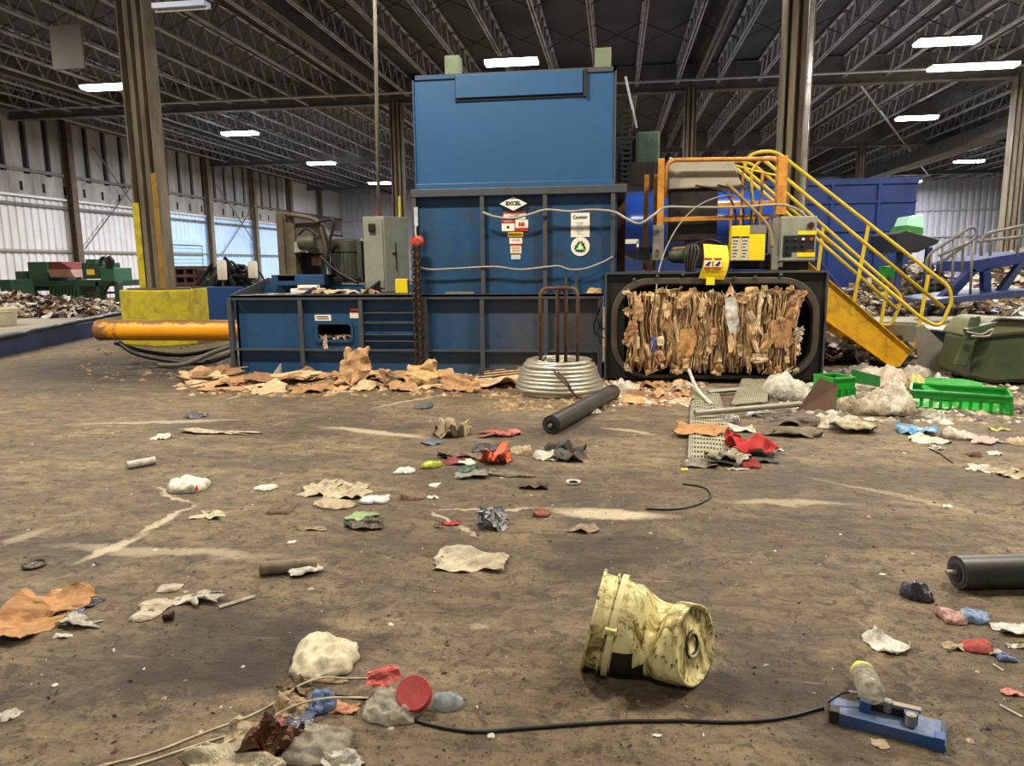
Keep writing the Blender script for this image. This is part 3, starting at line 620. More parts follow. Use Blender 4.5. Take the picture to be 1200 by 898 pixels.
for px, py in ((743, 328), (884, 325), (914, 322), (770, 324), (860, 326), (800, 322)):
    p = at(px, py, FY-.03); m.lathe([(.022, 0), (.022, .03), (.012, .035)], 8, Matrix.Translation((p.x, FY-.06, p.z)) @ Matrix.Rotation(PI/2, 4, 'X'))
m.build('bolt', MOTOR, bl)
box('tunnel_body', .0, 2.45, FY+.12, 11.4, 1.25, 1.37, BLACK, bl)
box('side_post', fx0, fx0+.25, FY+.12, 11.2, 0, 1.3, BLUE_D, bl)
# yellow portal frame and tying gear above the door --------------
tg = empty('tying_head', (1.3, 10.1, 1.38), 'orange-yellow portal frame with wire tying gear above the bale door', 'tying machine')
TY = 10.1
def hb(p, q, w=.05, h=None, mat=ORANGE, nm='frame_bar'): return MB().bar(p, q, w, h).build(nm, mat, tg, bevel=.006)
a = at(775, 186, TY); b = at(917, 186, TY); zb_ = 1.4
hb((a.x, TY, zb_+.3), (a.x, TY, a.z), .085); hb((b.x, TY, 2.1), (b.x, TY, b.z+.03), .12)
hb((a.x-.15, TY+.9, zb_), (a.x-.15, TY+.9, a.z-.1), .07); hb((a.x-.02, TY+.9, zb_), (a.x-.02, TY+.9, a.z-.1), .05)
MB().tube(fillet([(a.x+.05, TY, 2.35), (a.x+.07, TY, a.z-.02), (b.x-.03, TY, b.z+.0), (b.x-.03, TY, 2.1)], .14), .028, 8).build('frame_bar', ORANGE, tg, smooth=True, fix=False)
p = at(800, 257, TY); hb((p.x-.25, TY+.1, p.z), (at(905, 255, TY).x, TY+.1, p.z+.02), .06)
p = at(850, 241, TY); hb((p.x-.1, TY, p.z), (b.x, TY, p.z+.02), .07)
for px in (858, 870, 893): q = at(px, 215, TY+.3); hb((q.x, TY+.3, 1.9), (q.x, TY+.3, q.z+.15), .035)
# pale cover over a dark box
p0 = at(783, 222, TY+.15); p1 = at(862, 186, TY+.15)
m = MB(); m.prism([(p0.x, p0.z), (p1.x+.1, p0.z+.02), (p1.x-.02, p1.z-.02), (p0.x+.15, p1.z+.0), (p0.x, p1.z+.05)], TY+.15, TY+.75, 'y'); m.build('pale_cover', GREY_L, tg, bevel=.02)
p2 = at(783, 283, TY+.2); p3 = at(845, 262, TY+.2); box('winding_box', p2.x, p3.x-.05, TY+.2, TY+.7, p2.z, p0.z, BLACK, tg, bevel=.02)
p = at(770, 282, TY-.1); q = at(770, 264, TY-.1); r_ = at(770, 305, TY-.1)
m = MB(); m.box(at(765, 280, TY-.1).x, at(778, 280, TY-.1).x, TY-.1, TY-.06, r_.z, q.z); m.build('bracket_plate', GALV, tg, bevel=.004)
m = MB()
for zz in (q.z-.08, r_.z+.06, (q.z+r_.z)/2-.1): m.lathe([(.02, 0), (.02, .03)], 8, Matrix.Translation((p.x, TY-.1, zz)) @ Matrix.Rotation(PI/2, 4, 'X'))
m.build('bolt', MOTOR, tg)
m = MB(); m.lathe([(.05, 0), (.09, .05), (.1, .12), (.1, .5), (.07, .55)], 20, Matrix.Translation(at(783, 300, TY)) @ Matrix.Rotation(PI/2, 4, 'Y')); m.build('drive_motor', MOTOR, tg, smooth='auto')
m = MB(); p = at(797, 290, TY+.05); m.prism([(p.x-.1, p.z), (p.x+.32, p.z+.03), (p.x+.2, p.z-.09), (p.x-.08, p.z-.07)], TY, TY+.3, 'y'); m.build('lever_plate', ORANGE, tg)
hb(at(805, 300, TY+.3), at(806, 262, TY+.3), .06, None, EDGE, 'post'); hb(at(752, 305, TY+.2), at(753, 290, TY+.2), .2, .2, EDGE, 'post')
for k, (pa, pb) in enumerate(((812, 850), (818, 846))):
    m = MB(); pts = smoothpts([at(pa, 330, TY-.1), at(pa-6, 305, TY-.1), at(pa+2, 288, TY-.1), at((pa+pb)/2, 281, TY-.1), at(pb+2, 290, TY-.1), at(pb+4, 305, TY-.1)]); m.tube(pts, .018, 6).build('hydraulic_hose', RUB, tg, smooth=True, fix=False)
for k in range(5):
    m = MB(); q = at(806+k*2.5, 296, TY-.15-.02*k); m.tube(smoothpts([q+Vector((0, 0, .1)), q+Vector((-.05+.02*k, -.03, 0)), q+Vector((-.02, 0, -.2)), q+Vector((.05, .05, -.36))]), .013, 6).build('hydraulic_hose', paint('dull_hose', (72, 68, 60), .5), tg, smooth=True, fix=False)
box('gear_housing', at(807, 300, TY).x, at(850, 300, TY).x, TY-.1, TY+.4, 1.42, 1.75, BLACK, tg, bevel=.03)
box('gear_housing', at(857, 320, TY).x, at(905, 320, TY).x, TY-.1, TY+.5, 1.40, 1.60, BLACK, tg, bevel=.03)
# curved yellow guard
m = MB(); GYp = 9.27; nseg = 8; vs = []
tl, tr, blp, br = at(824, 286, GYp), at(852, 288, GYp), at(818, 326, GYp), at(847, 328, GYp)
for i in range(nseg+1):
    t_ = i/nseg; L_ = tl.lerp(blp, t_); R__ = tr.lerp(br, t_); bow = math.sin(t_*PI)*.03; yy = GYp-.1*math.sin(t_*PI*.75)-.02
    for P_ in (L_, R__): vs.append((P_.x+bow, yy, P_.z))
for i in range(nseg+1):
    t_ = i/nseg; L_ = tl.lerp(blp, t_); R__ = tr.lerp(br, t_); bow = math.sin(t_*PI)*.03; yy = GYp-.1*math.sin(t_*PI*.75)-.0
    for P_ in (L_, R__): vs.append((P_.x+bow, yy+.03, P_.z))
o2 = 2*(nseg+1); fs = []
for i in range(nseg): fs += [(2*i, 2*i+1, 2*i+3, 2*i+2), (o2+2*i, o2+2*i+2, o2+2*i+3, o2+2*i+1), (2*i, 2*i+2, o2+2*i+2, o2+2*i), (2*i+1, o2+2*i+1, o2+2*i+3, 2*i+3)]
fs += [(0, o2, o2+1, 1), (2*nseg, 2*nseg+1, o2+2*nseg+1, o2+2*nseg)]
m.add(vs, fs); m.build('curved_guard', YELB, tg)
bp = (blp+br)/2; box('guard_tab', bp.x-.06, bp.x+.04, GYp-.1, GYp-.06, bp.z-.07, bp.z+.02, YELB, tg)
for px in (829.5, 841):
    p = at(px, 309, GYp-.13); a_ = MB().box(p.x-.045, p.x+.045, GYp-.135, GYp-.13, p.z-.065, p.z+.065).build('warning_label', WHITE, tg)
    MB().box(p.x-.045, p.x+.045, GYp-.138, GYp-.133, p.z+.045, p.z+.068).box(p.x-.045, p.x+.045, GYp-.138, GYp-.133, p.z-.068, p.z-.04).build('warning_band', LRED, tg)
    MB().prism([(p.x-.035, p.z-.02), (p.x-.01, p.z+.0), (p.x+.02, p.z+.03), (p.x+.035, p.z+.01), (p.x+.01, p.z-.03)], GYp-.139, GYp-.134, 'y').build('warning_symbol', INK, tg)
# yellow cover plate
CYP = 9.8; a = at(856, 306, CYP); b = at(898, 264, CYP)
m = MB(); m.box(a.x, b.x, CYP, CYP+.22, a.z, b.z); m.build('yellow_cover', YELB, tg, bevel=.012)
g_ = at(883, 268, CYP); MB().box(g_.x-.04, b.x+.005, CYP-.006, CYP+.05, b.z-.1, b.z+.005).build('cover_tab', GALV, tg)
for k, px in enumerate((862, 873)):
    p = at(px, 291, CYP-.01); m = MB(); m.box(p.x-.05, p.x+.05, CYP-.006, CYP-.001, p.z-.15, p.z+.13); m.build('warning_label', plain('label_worn', (200, 190, 168), .6, 0, .3, 40, 0), tg)
    m = MB(); m.box(p.x-.05, p.x+.05, CYP-.009, CYP-.005, p.z+.13, p.z+.15)
    for j in range(6): m.box(p.x-.035, p.x+.03-(j % 3)*.012, CYP-.009, CYP-.005, p.z+.09-j*.04, p.z+.10-j*.04)
    m.build('printed_lines', INK, tg)
for k, px in enumerate((862, 870, 878, 884)):
    q = at(px, 266, CYP+.05); m = MB(); m.tube(smoothpts([q, q+Vector((.02*k-.02, 0, .22)), q+Vector((.08*k-.15, .1, .45)), q+Vector((-.5+.2*k, .2, .55))]), .013, 6).build('hydraulic_hose', RUB, tg, smooth=True, fix=False)
MB().tube(smoothpts([at(868, 232, CYP), at(850, 229, 9.85), at(820, 240, 9.8), at(797, 262, 9.75), at(781, 290, 9.6), at(772, 318, 9.4), at(769, 340, 9.2), at(768, 352, 9.15)]), .009, 6).build('wire_guide', GC, tg, smooth=True, fix=False)
MB().tube(smoothpts([at(852, 215, CYP), at(875, 238, CYP), at(900, 265, CYP), at(905, 290, CYP)]), .022, 6).build('hydraulic_hose', paint('tan_hose', (150, 128, 80), .5), tg, smooth=True, fix=False)
# control panel
PB = 9.85; a = at(912, 307, PB); b = at(958, 253, PB)
cp = empty('control_panel', (a.x, PB, a.z), 'grey control box with black button panel beside the yellow stairs', 'control box')
box('enclosure', a.x, b.x, PB, PB+.28, a.z, b.z, GREY, cp, bevel=.008); box('door', a.x+.015, b.x-.015, PB-.015, PB-.001, a.z+.015, b.z-.015, GREY, cp, bevel=.004)
def pt(px, py): return at(px, py, PB-.02)
c0, c1_ = pt(917, 301), pt(955, 276)
MB().box(c0.x, c1_.x, PB-.022, PB-.014, pt(935, 295).z, pt(935, 276).z).box(c0.x, pt(927.5, 300).x, PB-.022, PB-.014, c0.z, pt(920, 295).z).build('button_plate', INK, cp)
for x_, y_, x2_, y2_ in ((935, 270.5, 957, 275), (934, 296, 955, 301)):
    a_, b_ = pt(x_, (y_+y2_)/2), pt(x2_, (y_+y2_)/2); z1_, z2_ = pt((x_+x2_)/2, y_).z, pt((x_+x2_)/2, y2_).z; MB().box(a_.x, b_.x, PB-.022, PB-.014, z2_, z1_).build('warning_label', YELB, cp)
rc = lambda c_, r, d, nm, mat: MB().lathe([(r, 0), (r, d), (r*.8, d+.006)], 20, Matrix.Translation((c_.x, PB-.02, c_.z)) @ Matrix.Rotation(PI/2, 4, 'X')).build(nm, mat, cp)
rc(pt(950, 264), .042, .025, 'rotary_switch', plain('switch_maroon', (60, 26, 26), .4))
for i, (px, py, mt) in enumerate(((932, 280.5, LGRN), (941, 280.5, WHITE), (950.5, 280.5, LRED), (923, 281, INK), (923, 289, BLACK), (932, 289, BLACK), (940, 288, BLACK), (923, 297, BLACK))):
    rc(pt(px, py), .017 if i != 2 else .022, .018, 'button', mt)
a_ = pt(944, 294); b_ = pt(952, 292); MB().box(a_.x, b_.x, PB-.025, PB-.02, a_.z-.006, a_.z+.012).build('logo_strip', LRED, cp)
box('mounting_bracket', a.x-.08, a.x-.0, PB+.02, PB+.3, a.z-.1, b.z-.02, GALV, cp); box('support_post', a.x+.1, a.x+.4, PB+.1, PB+.2, 1.38, a.z, BLACK, cp)
# ------------------------------------------------------------------ the bale of cardboard
rnd = random.Random(7)
bx0, bx1, bz0, bz1, BY = .17, 2.20, .17, 1.13, 9.14
ba = empty('cardboard_bale', ((bx0+bx1)/2, 9.2, .1), 'bale of crushed brown cardboard pushed out of the round-cornered door', 'cardboard bale')
CARD = [litter_mat(c_, 'card') for c_ in ((216, 176, 124), (228, 192, 140), (190, 148, 100), (236, 206, 160), (160, 120, 80), (222, 180, 126))]
core = MB(); N, Mz = 60, 26; vs = []
for j in range(Mz+1):
    for i in range(N+1):
        u, v = i/N, j/Mz; x = bx0+.05+(bx1-bx0-.1)*u; z = bz0+.05+(bz1-bz0-.1)*v
        y = BY+.07+.05*noise.noise((x*9, z*1.4, 3)); vs.append((x, y, z))
core.add(vs, [(j*(N+1)+i, j*(N+1)+i+1, (j+1)*(N+1)+i+1, (j+1)*(N+1)+i) for j in range(Mz) for i in range(N)])
core.box(bx0+.05, bx1-.05, BY+.16, BY+.6, bz0+.03, bz1-.03); core.build('bale_core', litter_mat((140, 108, 74), 'card'), ba, fix=False)
sh = MB()
x = bx0+.01; 
while x < bx1:                                            # folded board edges standing on end
    segs = []; z = bz0+rnd.uniform(-.05, .1)
    while z < bz1-.05:
        L_ = rnd.choice((.12, .2, .35, .5, .9, .9))*rnd.uniform(.7, 1.2); segs.append((z, min(z+L_, bz1+rnd.uniform(-.03, .02)))); z += L_*rnd.uniform(.8, 1.0)
    for za, zb_ in segs:
        if zb_-za < .05: continue
        sh.cur = rnd.randrange(6); n = max(4, int((zb_-za)/.05)); ph = rnd.random()*50; depth = rnd.uniform(.10, .2); wid = rnd.choice((.003, .004, .005, .008, .012, .02, .045))*rnd.uniform(.7, 1.4); y0 = BY+rnd.uniform(-.03, .07); tw = rnd.uniform(-.05, .05)
        A, Bv = [], []
        for k in range(n+1):
            t_ = k/n; zz = za+(zb_-za)*t_; wob = .040*noise.noise((x*2.5, zz*3.2, 1))+.012*noise.noise((ph, zz*6, 5))+tw*(t_-.5)
            edge = 1-.5*abs(2*t_-1)**4; yy = y0+.035*noise.noise((ph+9, zz*5, 2))+(0 if 0 < k < n else .03)
            xx = x+wob; cl = lambda q_: min(max(q_, bx0-.02), bx1+.02)
            A.append((cl(xx-wid*edge/2), yy, zz)); Bv.append((cl(xx+wid*edge/2), yy+rnd.uniform(-.012, .012), zz))
        n1 = n+1; vs = A+Bv+[(p[0]+.012, p[1]+depth, p[2]) for p in A]+[(p[0]+.03, p[1]+depth, p[2]) for p in Bv]; fs = []
        for k in range(n): fs += [(k, n1+k, n1+k+1, k+1), (k, k+1, 2*n1+k+1, 2*n1+k), (n1+k, 3*n1+k, 3*n1+k+1, n1+k+1)]
        sh.add(vs, fs)
    x += rnd.uniform(.005, .012)
sh.build('cardboard_layers', CARD, ba, fix=False)['kind'] = 'stuff'
def folds(seed, lo=.5, hi=2.6, k=7):
    """a field of sharp straight creases: sums of bent triangle waves, about -1 to 1"""
    rn = random.Random(seed*13+5); L = [(rn.uniform(0, PI), rn.uniform(lo, hi), rn.random()*4, rn.uniform(.5, 1), rn.random()*50) for _ in range(k)]; L = [(a_, f_, o_, w_/f_**.7, z_) for a_, f_, o_, w_, z_ in L]; T = sum(q[3] for q in L)*.6
    def f(u, v):
        t = 0
        for a_, f_, o_, w_, z_ in L:
            p = (u*math.cos(a_)+v*math.sin(a_))*f_*.5+o_+.28*noise.noise((u*.9, v*.9, z_)); t += w_*(abs((p % 1)*2-1)*2-1)
        return t/T
    return f
def crumple(w, l, seed, amp=.1, n=12, curl=0., ragged=.15, fold=1.0, rough=.5):
    """a crumpled sheet round the origin, lying on z=0; returns verts, faces"""
    vs = []; rn = random.Random(seed); sx, sy = rn.random()*90, rn.random()*90; a2 = rn.random()*PI; big = folds(seed, .5, 1.5*fold+.3, 4); fine = folds(seed+7, 1.8, 4.5, 6)
    for j in range(n+1):
        for i in range(n+1):
            u, v = i/n*2-1, j/n*2-1; e = max(abs(u), abs(v))
            k = 1+ragged*noise.noise((u*1.7+sx, v*1.7+sy, 4))*2*e+ragged*.5*noise.noise((u*5+sx, v*5+sy, 8))*e
            cr = 1-.16*(abs(u*v))**1.5
            x = u*w/2*k*cr; y = v*l/2*k*cr
            h = amp*(.55*big(u, v)+.22*rough*2*fine(u, v)+.5*noise.noise((u*.8+sx, v*.8+sy, 1)))
            h += curl*max(0, (u*math.cos(a2)+v*math.sin(a2)))**2
            x += amp*.3*rough*fine(v, u); y += amp*.3*rough*fine(v+2, -u)
            h -= amp*.4*max(0, e-.75)*2
            vs.append(Vector((x, y, h)))
    mz = sorted(p.z for p in vs)[len(vs)//8]
    for p in vs: p.z = max((p.z-mz)*.9, .002+.002*noise.noise(p*30))
    fs = [(j*(n+1)+i, j*(n+1)+i+1, (j+1)*(n+1)+i+1, (j+1)*(n+1)+i) for j in range(n) for i in range(n)]
    return vs, fs
def bagshape(w, l, h, seed, amp=.25, n=20, tied=0):
    """a closed, crumpled pillow-like bag lying on z=0, thin at its seams"""
    rn = random.Random(seed); s = rn.random()*90; n = max(10, n//2); N1 = n+1; top = []; bot = []; a0 = rn.random()*6.28; kx, ky = rn.uniform(-.35, .35), rn.uniform(-.35, .35)
    sq = rn.uniform(.1, .75); fold = rn.uniform(0, PI); big = folds(seed, .5, 1.6, 4); fine = folds(seed+3, 1.6, 4.2, 7); n2 = folds(seed+9, 4, 8, 5)
    for j in range(N1):
        for i in range(N1):
            u, v = i/n*2-1, j/n*2-1
            cu, cv = u*math.sqrt(1-v*v/2), v*math.sqrt(1-u*u/2)          # square to disc
            x, y = u*sq+cu*(1-sq), v*sq+cv*(1-sq); th = math.atan2(y, x); e = max(abs(u), abs(v))
            k = 1+.34*noise.noise((math.cos(th)*.9+s, math.sin(th)*.9, 3))*e+.12*noise.noise((math.cos(th)*3+s, math.sin(th)*3, 5))*e
            pr = max(0, 1-e**3.2); x2, y2 = x*k*w/2, y*k*l/2
            f = x*math.cos(fold)+y*math.sin(fold)
            wr = .42*big(u, v)+.34*fine(u, v)+.14*n2(u, v)
            hh = h*(.62*pr**.55*(1+kx*u+ky*v)+wr*(.3+.7*pr)*.62)
            ez = h*.16*max(0, noise.noise((math.cos(th)*1.6+s, math.sin(th)*1.6, 9)))*e
            top.append(Vector((x2, y2, max(.003, hh+ez)))); bot.append(Vector((x2*.97, y2*.97, max(.001, ez*.8))))
    if tied:
        for P_ in (top, bot):
            for p in P_:
                if p.x > w*.3: p.y *= .4
    q = N1*N1; fs = [(j*N1+i, j*N1+i+1, (j+1)*N1+i+1, (j+1)*N1+i) for j in range(n) for i in range(n)]
    fs += [(q+j*N1+i, q+(j+1)*N1+i, q+(j+1)*N1+i+1, q+j*N1+i+1) for j in range(n) for i in range(n)]
    per = [i for i in range(n)]+[j*N1+n for j in range(n)]+[n*N1+n-i for i in range(n)]+[(n-j)*N1 for j in range(n)]
    for a_, b_ in zip(per, per[1:]+per[:1]): fs.append((a_, q+a_, q+b_, b_))
    return top+bot, fs
# flaps and sheets on the bale's face
def stick(vs, fs, M, mat, name, par, label=None):
    mb = MB(); mb.add([M @ v for v in vs], fs); o = mb.build(name, mat, par, fix=False)
    if label: o['label'] = label
    o.modifiers.new('solid', 'SOLIDIFY').thickness = .004
    return o
for px, py, w_, h_, c_, rz, lb in ((858, 370, .15, .46, (214, 212, 204), -.14, 'white printed sheet'), (805, 402, .2, .36, (206, 148, 78), .1, 'golden flap'), (765, 405, .08, .22, (70, 84, 140), .05, 'blue and white box scrap'), (915, 390, .26, .38, (188, 136, 86), -.3, 'smooth brown flap'), (748, 365, .13, .25, (200, 156, 104), .05, None), (884, 378, .08, .34, (216, 196, 160), -.5, None), (935, 350, .14, .2, (178, 128, 84), .3, None), (800, 352, .14, .2, (206, 166, 112), .2, None), (890, 420, .2, .12, (216, 190, 146), .1, None), (900, 402, .1, .3, (196, 150, 92), .5, None), (835, 395, .1, .25, (184, 132, 84), .1, None), (740, 385, .12, .2, (170, 122, 84), .3, None), (780, 375, .12, .28, (184, 140, 88), 0, None), (928, 372, .16, .26, (176, 128, 82), .2, None), (870, 350, .14, .12, (190, 146, 98), .2, None)):
    p = at(px, py, BY-.03); v_, f_ = crumple(w_, h_, px, .035, 8, .0, .12)
    o = stick(v_, f_, Matrix.Translation((p.x, BY-.02, p.z)) @ Matrix.Rotation(rz, 4, 'Y') @ Matrix.Rotation(PI/2, 4, 'X'), litter_mat(c_, 'card'), 'paper_flap', ba, lb)
for k in range(44):                                       # folded faces between the board edges
    hh_ = rnd.uniform(.1, .42); px, pz = rnd.uniform(bx0+.05, bx1-.05), rnd.uniform(bz0+hh_/2, bz1-hh_/2)
    v_, f_ = crumple(rnd.uniform(.03, .09), hh_, k+1500, .03, 7, 0, .12)
    stick(v_, f_, Matrix.Translation((px, BY+rnd.uniform(-.03, .02), pz)) @ Matrix.Rotation(rnd.uniform(-.35, .35), 4, 'Y') @ Matrix.Rotation(PI/2+rnd.uniform(-.3, .3), 4, 'X'), rnd.choice(CARD), 'folded_flap', ba)
for k in range(34):                                       # torn bits curling out round the edges
    t_ = rnd.random(); side = rnd.choice('tblrbt'); 
    x, z = {'t': (bx0+t_*(bx1-bx0), bz1), 'b': (bx0+t_*(bx1-bx0), bz0), 'l': (bx0, bz0+t_*(bz1-bz0)), 'r': (bx1, bz0+t_*(bz1-bz0))}[side]
    v_, f_ = crumple(rnd.uniform(.06, .15), rnd.uniform(.06, .16), k+50, .04, 6, .05, .3)
    stick(v_, f_, Matrix.Translation((x, BY+.02, z)) @ Euler((rnd.uniform(.8, 2.2), rnd.uniform(-.6, .6), rnd.uniform(-.6, .6))).to_matrix().to_4x4(), rnd.choice(CARD+[litter_mat((206, 190, 164), 'paper')]), 'torn_flap', ba)
# ------------------------------------------------------------------ yellow staircase
SY = 10.75; FYs = 11.65
sc_ = empty('staircase', (3.5, 10.75, 0), 'yellow steel stairs with looped tube handrails right of the bale door', 'staircase')
s0, s1, s2, s3 = at(966, 320, SY), at(1068, 412, SY), at(1050, 433, SY), at(966, 372, SY)
s2.z = .02
for y_ in (SY, FYs):
    MB().prism([(s0.x-.35, s0.z+.25), (s1.x, s1.z), (s2.x+.05, .02), (s2.x-.1, .02), (s3.x-.35, s3.z+.22)], y_, y_+.03, 'y').build('stringer', STRY, sc_)
    MB().bar((s0.x-.35, y_-.02, s0.z+.25), (s1.x, y_-.02, s1.z), .05, .015).bar((s3.x-.35, y_-.02, s3.z+.22), (s2.x-.08, y_-.02, .03), .05, .015).build('stringer_lip', STRY, sc_)
for k in range(6):
    t_ = (k+.5)/6; x = (s0.x-.3)*(1-t_)+s1.x*t_; z = (s0.z+.1)*(1-t_)+.12*t_; box('tread', x-.13, x+.13, SY+.03, FYs, z-.02, z+.02, GALV, sc_)
def rail(Y, A, B, rise_c):
    """top rail and return rail joined by rounded ends"""
    top0, top1 = at(A[0], A[1], Y), at(A[2], A[3], Y); low1, low0 = at(B[2], B[3], Y), at(B[0], B[1], Y)
    return [low0, top0, top1, low1]
r = .024
a = at(905, 179, SY); b = at(1108, 334, SY); 
pth = fillet([at(975, 287, SY), at(870, 196, SY), at(880, 180, SY), at(908, 176, SY), at(1112, 336, SY), at(1116, 352, SY), at(1102, 384, SY), at(1082, 375, SY), at(955, 268, SY)], .16)
MB().tube(pth, r, 10).build('handrail', YEL, sc_, smooth=True, fix=False)
MB().tube([at(893, 186, SY), at(1106, 361, SY)], r, 10).build('mid_rail', YEL, sc_, smooth=True, fix=False)
pth = fillet([at(850, 196, FYs), at(862, 188, FYs), at(884, 193, FYs), at(1052, 342, FYs), at(1057, 352, FYs), at(1044, 382, FYs), at(1030, 380, FYs)], .15)
MB().tube(pth, r, 10).build('handrail', YEL, sc_, smooth=True, fix=False)
MB().tube([at(862, 197, FYs), at(1052, 363, FYs)], r, 10).build('mid_rail', YEL, sc_, smooth=True, fix=False)
for Y, A, B_ in ((SY, (1018, 263), (998, 364)), (SY, (1088, 322), (1073, 404)), (FYs, (965, 265), (955, 345)), (FYs, (1040, 335), (1028, 400))):
    q = at(*B_, Y); t_ = at(*A, Y); MB().bar((q.x, Y-.0, q.z-.06), (t_.x, Y-.0, t_.z), .045, .02).build('rail_post', YEL, sc_); 
for px, py in ((1018, 263), (1088, 322)):
    pass
MB().tube(fillet([at(866, 215, SY), at(848, 205, SY), at(856, 193, SY), at(905, 205, SY), at(915, 206, SY)], .08), .018, 8).build('platform_rail', YEL, sc_, smooth=True, fix=False)
MB().tube(fillet([at(884, 300, SY), at(880, 200, SY), at(895, 184, SY), at(918, 186, SY)], .08), .02, 8).build('platform_rail', YEL, sc_, smooth=True, fix=False)
MB().box(s0.x-1.5, s0.x-.35, SY, FYs, 1.42, 1.47).build('platform', GALV, sc_)
for x, y_ in ((s0.x-.4, FYs), (s0.x-1.4, FYs)): box('platform_leg', x-.04, x+.04, y_-.08, y_, 0, 1.42, EDGE, sc_)
m = MB(); q = at(1085, 440, 10.6); m.prism([(q.x-.12, .0), (q.x+.22, 0.0), (q.x+.3, .25), (q.x-.1, .62), (q.x-.2, .6)], 10.55, 10.58, 'y'); 
tag(m.build('leaning_metal_sheet', GALV, loc=(q.x, 10.55, 0)), 'grey dented metal sheet leaning at the foot of the yellow stairs', 'metal sheet')
m = MB(); q = at(1060, 395, 11.9); m.lathe([(.28, 0), (.3, .02), (.32, .5), (.33, .52), (.31, .52), (.29, .05), (0, .05)], 24, Matrix.Translation((q.x, 12.1, 0)))
tag(m.build('metal_drum', GALV, loc=(q.x, 12.1, 0), smooth='auto'), 'grey metal drum behind the foot of the yellow stairs', 'drum')
# ------------------------------------------------------------------ chain hoist on the baler's corner
ch = empty('chain_hoist', (at(488, 283, 9.45).x, 9.45, 1.6), 'red chain hoist with long rusty chains hanging at the corner of the blue baler', 'chain hoist')
p = at(488, 283, 9.45); m = MB()
m.lathe([(.0, 0), (.04, .0), (.065, .02), (.075, .06), (.065, .1), (.04, .125), (0, .125)], 20, Matrix.Translation((p.x+.03, p.y-.06, p.z)) @ Matrix.Rotation(PI/2, 4, 'X') @ Matrix.Translation((0, 0, -.12)))
m.box(p.x-.07, p.x-.01, p.y-.05, p.y+.04, p.z-.05, p.z+.05); m.build('hoist_body', REDP, ch, smooth='auto', bevel=.006)
m = MB(); m.tube(smoothpts([(p.x, p.y, p.z+.06), (p.x-.01, p.y, p.z+.14), (p.x+.0, p.y, p.z+.2)]), .012, 6); m.box(p.x-.02, p.x+.03, p.y-.004, p.y+.004, p.z+.2, p.z+.44); m.build('strap', plain('strap_pale', (176, 182, 190), .7), ch, fix=False)
def chainlinks(mb, x, y, z0, z1, s=.05, r=.0085):
    z = z1; k = 0
    while z > z0:
        pts = []
        for i in range(9):
            a = 2*PI*i/8; u = s*.42*math.cos(a); v = s*.72*math.sin(a); pts.append((x+(u if k % 2 else u*.25), y+(u*.25 if k % 2 else u), z+v))
        mb.tube(pts, r, 5, cap=False); z -= s*1.08; k += 1
for dx, zb_ in ((-.03, .12), (.0, .25), (.03, .1), (.05, .2)):
    m = MB(); chainlinks(m, p.x+dx+.05*0, p.y-.05-abs(dx), zb_, p.z-.08); m.build('chain', CHAIN, ch, fix=False)
# ------------------------------------------------------------------ power unit, cabinet on the deck
DZ = 1.11
def B(px0, py0, px1, py1, Y, D, nm, mat, par, bevel=.01, zmin=None):
    a = at(px0, (py0+py1)/2, Y); b_ = at(px1, (py0+py1)/2, Y); c_ = at((px0+px1)/2, py0, Y); d_ = at((px0+px1)/2, py1, Y)
    return box(nm, a.x, b_.x, Y, Y+D, max(d_.z, zmin) if zmin else d_.z, c_.z, mat, par, bevel)
gb = empty('hydraulic_unit', (at(350, 330, 10.6).x, 10.6, DZ), 'grimy brown steel hydraulic unit standing on the baler deck at left', 'hydraulic unit')
B(325, 249, 333, 327, 10.4, .5, 'side_plate', GEAR, gb); B(333, 254, 346, 327, 10.45, .4, 'side_plate', GEAR, gb); B(325, 322, 346, 330, 10.35, .6, 'base', GEAR, gb)
q0, q1 = at(334, 253, 10.5), at(378, 253, 10.5)
pl = [(at(345, 262, 10.5)), (at(370, 260, 10.5)), (at(378, 275, 10.5)), (at(381, 297, 10.5)), (at(362, 297, 10.5)), (at(345, 284, 10.5))]
MB().prism([(p_.x, p_.z) for p_ in pl], 10.5, 10.8, 'y').build('guard_plate', GEAR, gb, bevel=.01)
pl = [at(334, 251, 10.4), at(365, 256, 10.4), at(377, 268, 10.4), at(383, 300, 10.4), at(388, 322, 10.4)]
MB().tube(smoothpts(pl), .035, 10).build('pipe', GEAR, gb, smooth=True, fix=False)
MB().prism([(at(x_, y_, 10.4).x, at(x_, y_, 10.4).z) for x_, y_ in ((344, 283), (364, 294), (344, 296))], 10.42, 10.5, 'y').build('gusset', GREY, gb)
m = MB(); q = at(354, 287, 10.38); m.lathe([(.1, 0), (.11, .02), (.11, .2), (.08, .24)], 20, Matrix.Translation((q.x, 10.3, q.z+.03)) @ Matrix.Rotation(PI/2, 4, 'Y')); m.build('pump', MOTOR, gb, smooth='auto')
B(346, 296, 374, 327, 10.7, .3, 'tank', BLACK, gb); B(365, 300, 376, 312, 10.5, .12, 'valve', RUST, gb)
B(318, 322, 380, 335, 10.35, .7, 'skid', BLUE, gb)
for k, pts in enumerate(([(378, 262), (384, 285), (392, 310), (405, 330)], [(368, 262), (390, 258), (386, 285), (383, 305)], [(375, 300), (395, 318), (420, 332)], [(350, 275), (358, 268), (368, 274), (366, 290)])):
    MB().tube(smoothpts([at(x_, y_, 10.36-.02*k) for x_, y_ in pts]), .022, 8).build('hydraulic_hose', RUB, gb, smooth=True, fix=False)
mo = empty('electric_motor', (at(403, 330, 10.7).x, 10.7, DZ), 'grey-green finned electric motor standing between the hydraulic unit and the grey cabinet', 'motor')
